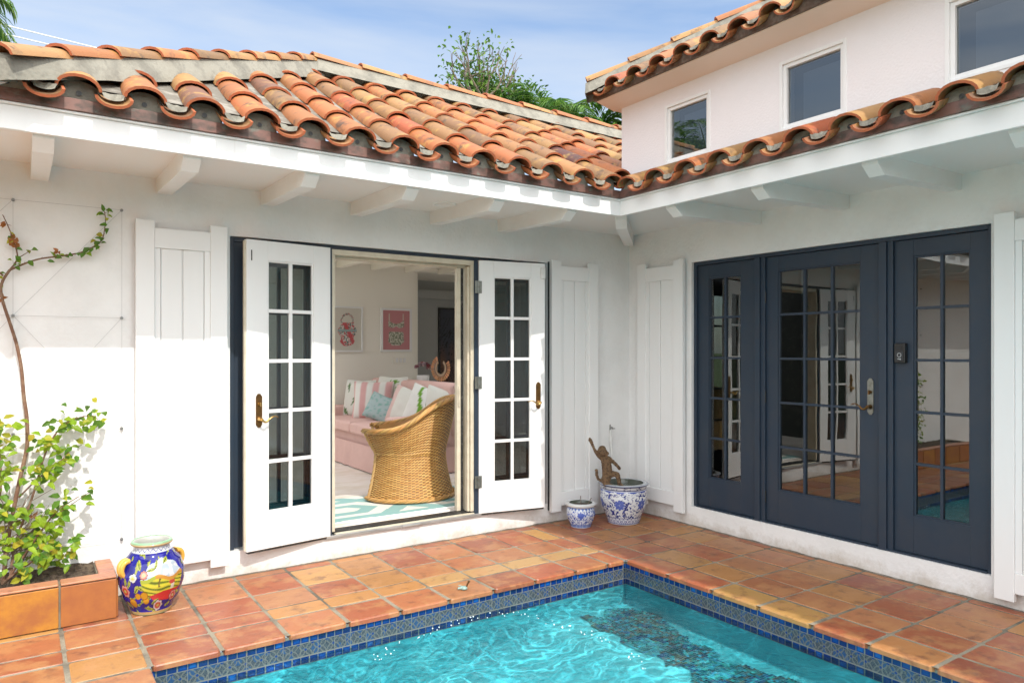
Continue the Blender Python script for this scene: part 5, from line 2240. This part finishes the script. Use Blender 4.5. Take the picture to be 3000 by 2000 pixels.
lo.append(vstem([(-4.86, -.17, .23), (-4.78, -.20, .30), (-4.68, -.21, .36), (-4.58, -.20, .40)], .007, .002))
lo.append(vstem([(-4.79, -.1, .68), (-4.70, -.12, .78), (-4.60, -.11, .86), (-4.55, -.11, .92)], .005, .002))
lo.append(vstem([(-4.88, -.16, .4), (-4.95, -.18, .6), (-4.98, -.16, .85)], .006, .003))
lo.append(vstem([(-4.64, -.17, .56), (-4.56, -.13, .60), (-4.47, -.12, .66), (-4.43, -.12, .69)], .003, .001))


def vleaf(p, big=1.0, yellow=.3, dirx=None):
    d = Vector((PR.uniform(-1, 1), PR.uniform(-1.0, .15), PR.uniform(-.9, .55)))
    if dirx: d += Vector(dirx)
    nn = Vector((PR.uniform(-.4, .4), -1.0, PR.uniform(.2, 1.3)))
    y = PR.random()
    c = (.24, .36, .02) if y < yellow else ((.10, .22, .02) if y < .85 else (.40, .38, .03))
    leafmesh(fol, Vector(p) + Vector((PR.gauss(0, .008), PR.gauss(0, .008), PR.gauss(0, .008))), d, nn, PR.uniform(.035, .062) * big, PR.uniform(.024, .040) * big, jit(c, .2, PR), curl=PR.uniform(.05, .4))


fol = MB()
for path, dens, t0 in ((lo[0], 5.0, .42), (lo[1], 5, .3), (lo[2], 7, .4), (lo[3], 9, .3), (lo[4], 7, .3), (lo[5], 8, .1), (lo[6], 1.4, .7)):
    n_ = len(path)
    for i in range(int(n_ * t0), n_):
        k = int(dens * .6 * PR.uniform(.6, 1.5))
        for q in range(k):
            off = Vector((PR.gauss(0, .035), PR.gauss(-.01, .03), PR.gauss(0, .035)))
            vleaf(path[i] + off, 1.05, .45)
# clusters that the photograph shows
for (x, z, sx, sz, cnt) in ((-4.86, 1.02, .05, .06, 42), (-4.66, 1.02, .05, .05, 24), (-4.57, 1.10, .045, .03, 22), (-4.45, 1.10, .04, .035, 20), (-4.70, .86, .05, .05, 34), (-4.86, .80, .05, .08, 42), (-4.82, .62, .06, .05, 36),
                            (-4.74, .56, .06, .05, 46), (-4.68, .45, .05, .04, 40), (-4.62, .38, .06, .05, 60), (-4.76, .42, .05, .05, 44), (-4.66, .33, .06, .03, 36), (-4.84, .46, .03, .05, 18), (-4.60, .62, .03, .03, 12), (-4.93, 1.10, .04, .06, 24)):
    for q in range(int(cnt * .62)):
        vleaf((x + PR.gauss(0, sx), -.15 + PR.gauss(0, .045), z + PR.gauss(0, sz)), PR.uniform(.75, 1.2), .62)
for path, cnt in ((br1, 34), (br2, 7), (br3, 2), (main[-8:], 3)):
    for q in range(cnt):
        p = path[PR.randrange(1, len(path))]
        if path is br1 and q > 16: p = path[PR.randrange(len(path) // 2, len(path))]
        vleaf(p, .85, .15)
# a few twisted twigs in the foliage
part(fol, 'foliage', M['leaf'], 0, vine)
mb = MB()
for q in range(46):
    a = Vector((-4.84 + PR.uniform(-.04, .06), -.15, PR.uniform(.26, .6)))
    b = a + Vector((PR.uniform(-.05, .2), PR.uniform(-.05, .05), PR.uniform(.05, .22)))
    mb.tube([a, (a + b) / 2 + Vector((PR.gauss(0, .02), PR.gauss(0, .01), PR.gauss(0, .02))), b], [.0035, .0025, .0012], 5)
part(mb, 'twig', M['greybark'], 0, vine)
for (x, z) in ((-4.813, 2.14), (-4.818, 2.125), (-4.80, 2.12), (-4.825, 2.10), (-4.85, 2.225), (-4.87, 1.80), (-4.60, 2.085), (-4.72, .555)):
    mb = MB()
    for q in range(3):
        leafmesh(mb, Vector((x, -.05, z)), Vector((PR.uniform(-1, 1), -.3, PR.uniform(-1, 1))), Vector((0, -1, .3)), .03, .02, jit((.35, .14, .04), .2, PR), curl=.5)
    part(mb, 'dead_leaf', M['leaf'], 0, vine)


# trees and palms behind the house
def shrubtree(base, H_, spread, seed, label, leafn, cols, bare=0.0, lsz=.09, group=None, dens=1.0, crown_lo=.3):
    rr_ = random.Random(seed)
    e = empty('tree', base, label, 'tree', group)
    wood = MB()
    tips = []

    def grow(p, d, ln, r, depth):
        k = 4
        pts = [p]
        for i in range(k):
            d = (d + Vector((rr_.gauss(0, .12), rr_.gauss(0, .12), rr_.gauss(.03, .06)))).normalized()
            p = p + d * ln / k
            pts.append(p)
        wood.tube(pts, [r * (1 - .4 * i / k) for i in range(k + 1)], 5, (1, 1, 1), caps=False)
        if depth == 0:
            tips.append((p, d))
            return
        for c in range(rr_.choice([2, 2, 3])):
            nd = (d + Vector((rr_.gauss(0, .5), rr_.gauss(0, .5), rr_.gauss(.1, .3)))).normalized()
            grow(p, nd, ln * rr_.uniform(.62, .85), r * .58, depth - 1)
        if depth <= 2: tips.append((p, d))
    b = Vector(base)
    for k in range(3):
        grow(b, Vector((rr_.gauss(0, .22) * spread, rr_.gauss(0, .22) * spread, 1)).normalized(), H_ * .34, .05 + .01 * H_, 4)
    zmax = max(t[0].z for t in tips)
    o = part(wood, 'trunk', M['greybark'], 0, e)
    lf = MB()
    for (p, d) in tips:
        if rr_.random() < bare * max(0, (p.z - b.z) / (zmax - b.z)) * 1.3: continue
        for q in range(int(leafn * rr_.uniform(.5, 1.5))):
            c = p + Vector((rr_.gauss(0, .16), rr_.gauss(0, .16), rr_.gauss(0, .13))) * dens
            dd = Vector((rr_.gauss(0, 1), rr_.gauss(0, 1), rr_.gauss(.3, .7)))
            leafmesh(lf, c, dd, Vector((rr_.gauss(0, .5), rr_.gauss(0, .5), 1)), lsz * rr_.uniform(.7, 1.2), lsz * .5, jit(rr_.choice(cols), .25, rr_))
    part(lf, 'crown', M['leaf'], 0, e)
    return e, zmax


def palm(base, trunk_h, nfr, fl, seed, label, lean=(0, 0), trunk_r=.09, up=.75, only=None, group=None, lw=.035):
    rr_ = random.Random(seed)
    e = empty('palm_tree', base, label, 'palm', group)
    b = Vector(base)
    top = b + Vector((lean[0], lean[1], trunk_h))
    mb = MB()
    mb.tube([b, b.lerp(top, .5) + Vector((.05, 0, 0)), top], [trunk_r * 1.2, trunk_r, trunk_r * .8], 10)
    part(mb, 'trunk', M['greybark'], 0, e)
    for k in range(nfr):
        az = k * 2.399 + rr_.uniform(-.2, .2)
        el = rr_.uniform(.15, 1.0) * up * 1.3
        if only is not None: az, el = only[k]
        d = Vector((math.cos(az) * math.cos(el), math.sin(az) * math.cos(el), math.sin(el)))
        L_ = fl * rr_.uniform(.8, 1.15)
        pts = [top.copy()]
        p = top.copy()
        ns = 16
        for i in range(ns):
            d = (d + Vector((0, 0, -.075 - .03 * i / ns))).normalized()
            p = p + d * L_ / ns
            pts.append(p.copy())
        mb = MB()
        mb.tube(pts, [.014 * (1 - .8 * i / ns) for i in range(ns + 1)], 4, (.20, .30, .06))
        for i in range(2, ns + 1):
            t = i / ns
            dd = (pts[i] - pts[i - 1]).normalized()
            side = dd.cross(Vector((0, 0, 1))).normalized()
            for q in range(3):
                pp = pts[i - 1].lerp(pts[i], q / 3)
                for sg in (-1, 1):
                    ll = fl * .36 * math.sin(min(1, (t + .12)) * PI * .9) ** .6 * rr_.uniform(.85, 1.1)
                    ld = (dd * .75 + side * sg * 1.0 + Vector((0, 0, rr_.uniform(-.25, .25)))).normalized()
                    leafmesh(mb, pp, ld, Vector((0, 0, 1)), ll, lw, jit(rr_.choice([(.07, .17, .03), (.11, .24, .035), (.05, .12, .03), (.16, .27, .05)]), .2, rr_), fold=.3, curl=.35)
        part(mb, 'frond', M['leaf'], 0, e)
    return e


GR = [(.06, .15, .02), (.09, .20, .03), (.05, .11, .02), (.16, .26, .04)]
tb = Vector((2.72, 7.0, 0))
e, zt3 = shrubtree((2.72, 7.0, 4.95), 2.4, .55, 5, 'tree behind the roof with sparse leaf clumps and bare twigs on top', 12, GR, bare=.75, lsz=.10)
mb = MB()
mb.tube([tb, tb + Vector((.05, 0, 2.5)), Vector((2.72, 7.0, 5.1))], [.16, .12, .09], 8)
part(mb, 'trunk', M['greybark'], 0, e)
e, zt4 = shrubtree((3.25, 7.3, 5.35), 1.35, 1.7, 8, 'low bushy green tree growing behind the ridge at the foot of the twiggy tree', 46, GR, bare=0, lsz=.10, dens=1.3)
mb = MB()
mb.tube([(3.15, 7.3, 0), (3.15, 7.3, 5.4)], [.14, .08], 8)
part(mb, 'trunk', M['greybark'], 0, e)
palm((3.75, 7.2, 0), 6.25, 14, 1.15, 12, 'small arching palm behind the ridge, right of the bushy tree')
palm((3.85, 6.2, 0), 5.85, 15, 1.35, 2, 'palm with dark arching fronds behind the ridge, left of the big palm', up=.9)
palm((4.95, 6.2, 0), 5.95, 20, 1.75, 3, 'large palm with broad fronds behind the roof beside the upper wall', up=.85, lw=.045)
palm((-5.66, 2.7, 0), 4.72, 7, 1.05, 9, 'palm whose drooping frond hangs into the top left corner', only=[(0.0, .45), (.35, .2), (-.5, .9), (1.2, .7), (2.2, .6), (3.4, .7), (4.6, .8)], lw=.022)
# planting outside the frame that shows only as reflections
palm((-9.3, 6.2, 0), 5.6, 18, 2.0, 31, 'tall palm left of the house seen only in the upper window glass', up=.9, lw=.05)
e, _ = shrubtree((-9.8, 3.4, 1.8), 3.2, 1.4, 41, 'leafy tree left of the house seen only in the upper window glass', 30, GR, lsz=.22, dens=1.6)
mb = MB()
mb.tube([(-9.8, 3.4, 0), (-9.8, 3.4, 1.9)], [.15, .12], 8)
part(mb, 'trunk', M['greybark'], 0, e)
hr = random.Random(77)
hg = empty('added_hedge', (-2, -13.4, 0), 'unseen green hedge behind the pool, seen only in glass', 'added_hedge')  # planting added out of view to darken what the door glass reflects
mb = MB()
mb.box(-12, 7, -13.9, -13.0, 0, 3.0)
part(mb, 'core', M['ground'], 0, hg)
mb = MB()
for q in range(5200):
    p = Vector((hr.uniform(-12, 7), -13.0 + hr.gauss(0, .12), hr.uniform(0, 3.25)))
    leafmesh(mb, p, Vector((hr.gauss(0, 1), .6, hr.gauss(0, 1))), Vector((hr.gauss(0, .4), 1, .4)), .24, .14, jit(hr.choice(GR), .3, hr))
part(mb, 'foliage', M['leaf'], 0, hg)

# power lines
for a, b, lb in (((-16, 9.0, 7.32), (8, 9.0, 6.2), 'upper thin white cable crossing the sky at the left'), ((-16, 9.0, 7.10), (8, 9.0, 6.15), 'lower thin white cable crossing the sky at the left')):
    mb = MB()
    a, b = Vector(a), Vector(b)
    mb.tube([a.lerp(b, k / 12) - Vector((0, 0, .12 * math.sin(PI * k / 12))) for k in range(13)], .009, 6)
    o = mb.build('power_line', M['pvc'], org=a)
    tag(o, lb, 'cable', 'power lines over the roof')

# water drops skipping over the surface
dr_ = random.Random(6)
DP = [(-3.272, -1.479), (-3.179, -1.434), (-3.08, -1.387), (-2.88, -1.328), (-2.722, -1.29), (-2.529, -1.275), (-2.389, -1.27), (-2.291, -1.349), (-2.188, -1.404), (-2.177, -1.598), (-2.127, -1.714), (-2.078, -1.813), (-2.078, -1.952), (-2.085, -2.091), (-2.104, -2.235), (-2.158, -2.385)]
mb = MB()
for i in range(len(DP) - 1):
    a, b = Vector((*DP[i], 0)), Vector((*DP[i + 1], 0))
    for k in range(5):
        c = a.lerp(b, dr_.random()) + Vector((dr_.gauss(0, .012), dr_.gauss(0, .012), 0))
        r = dr_.uniform(.0025, .0048)
        cz = WZ + dr_.uniform(.012, .05)
        mb.lathe([(0, -r), (r * .87, -r * .5), (r * .87, r * .5), (0, r)], (c.x, c.y, cz), 7)
dm_ = mat('water_drop', (.75, .85, .88), .05, spec=1.0)
tag(mb.build('water_drops', dm_), kind='stuff')
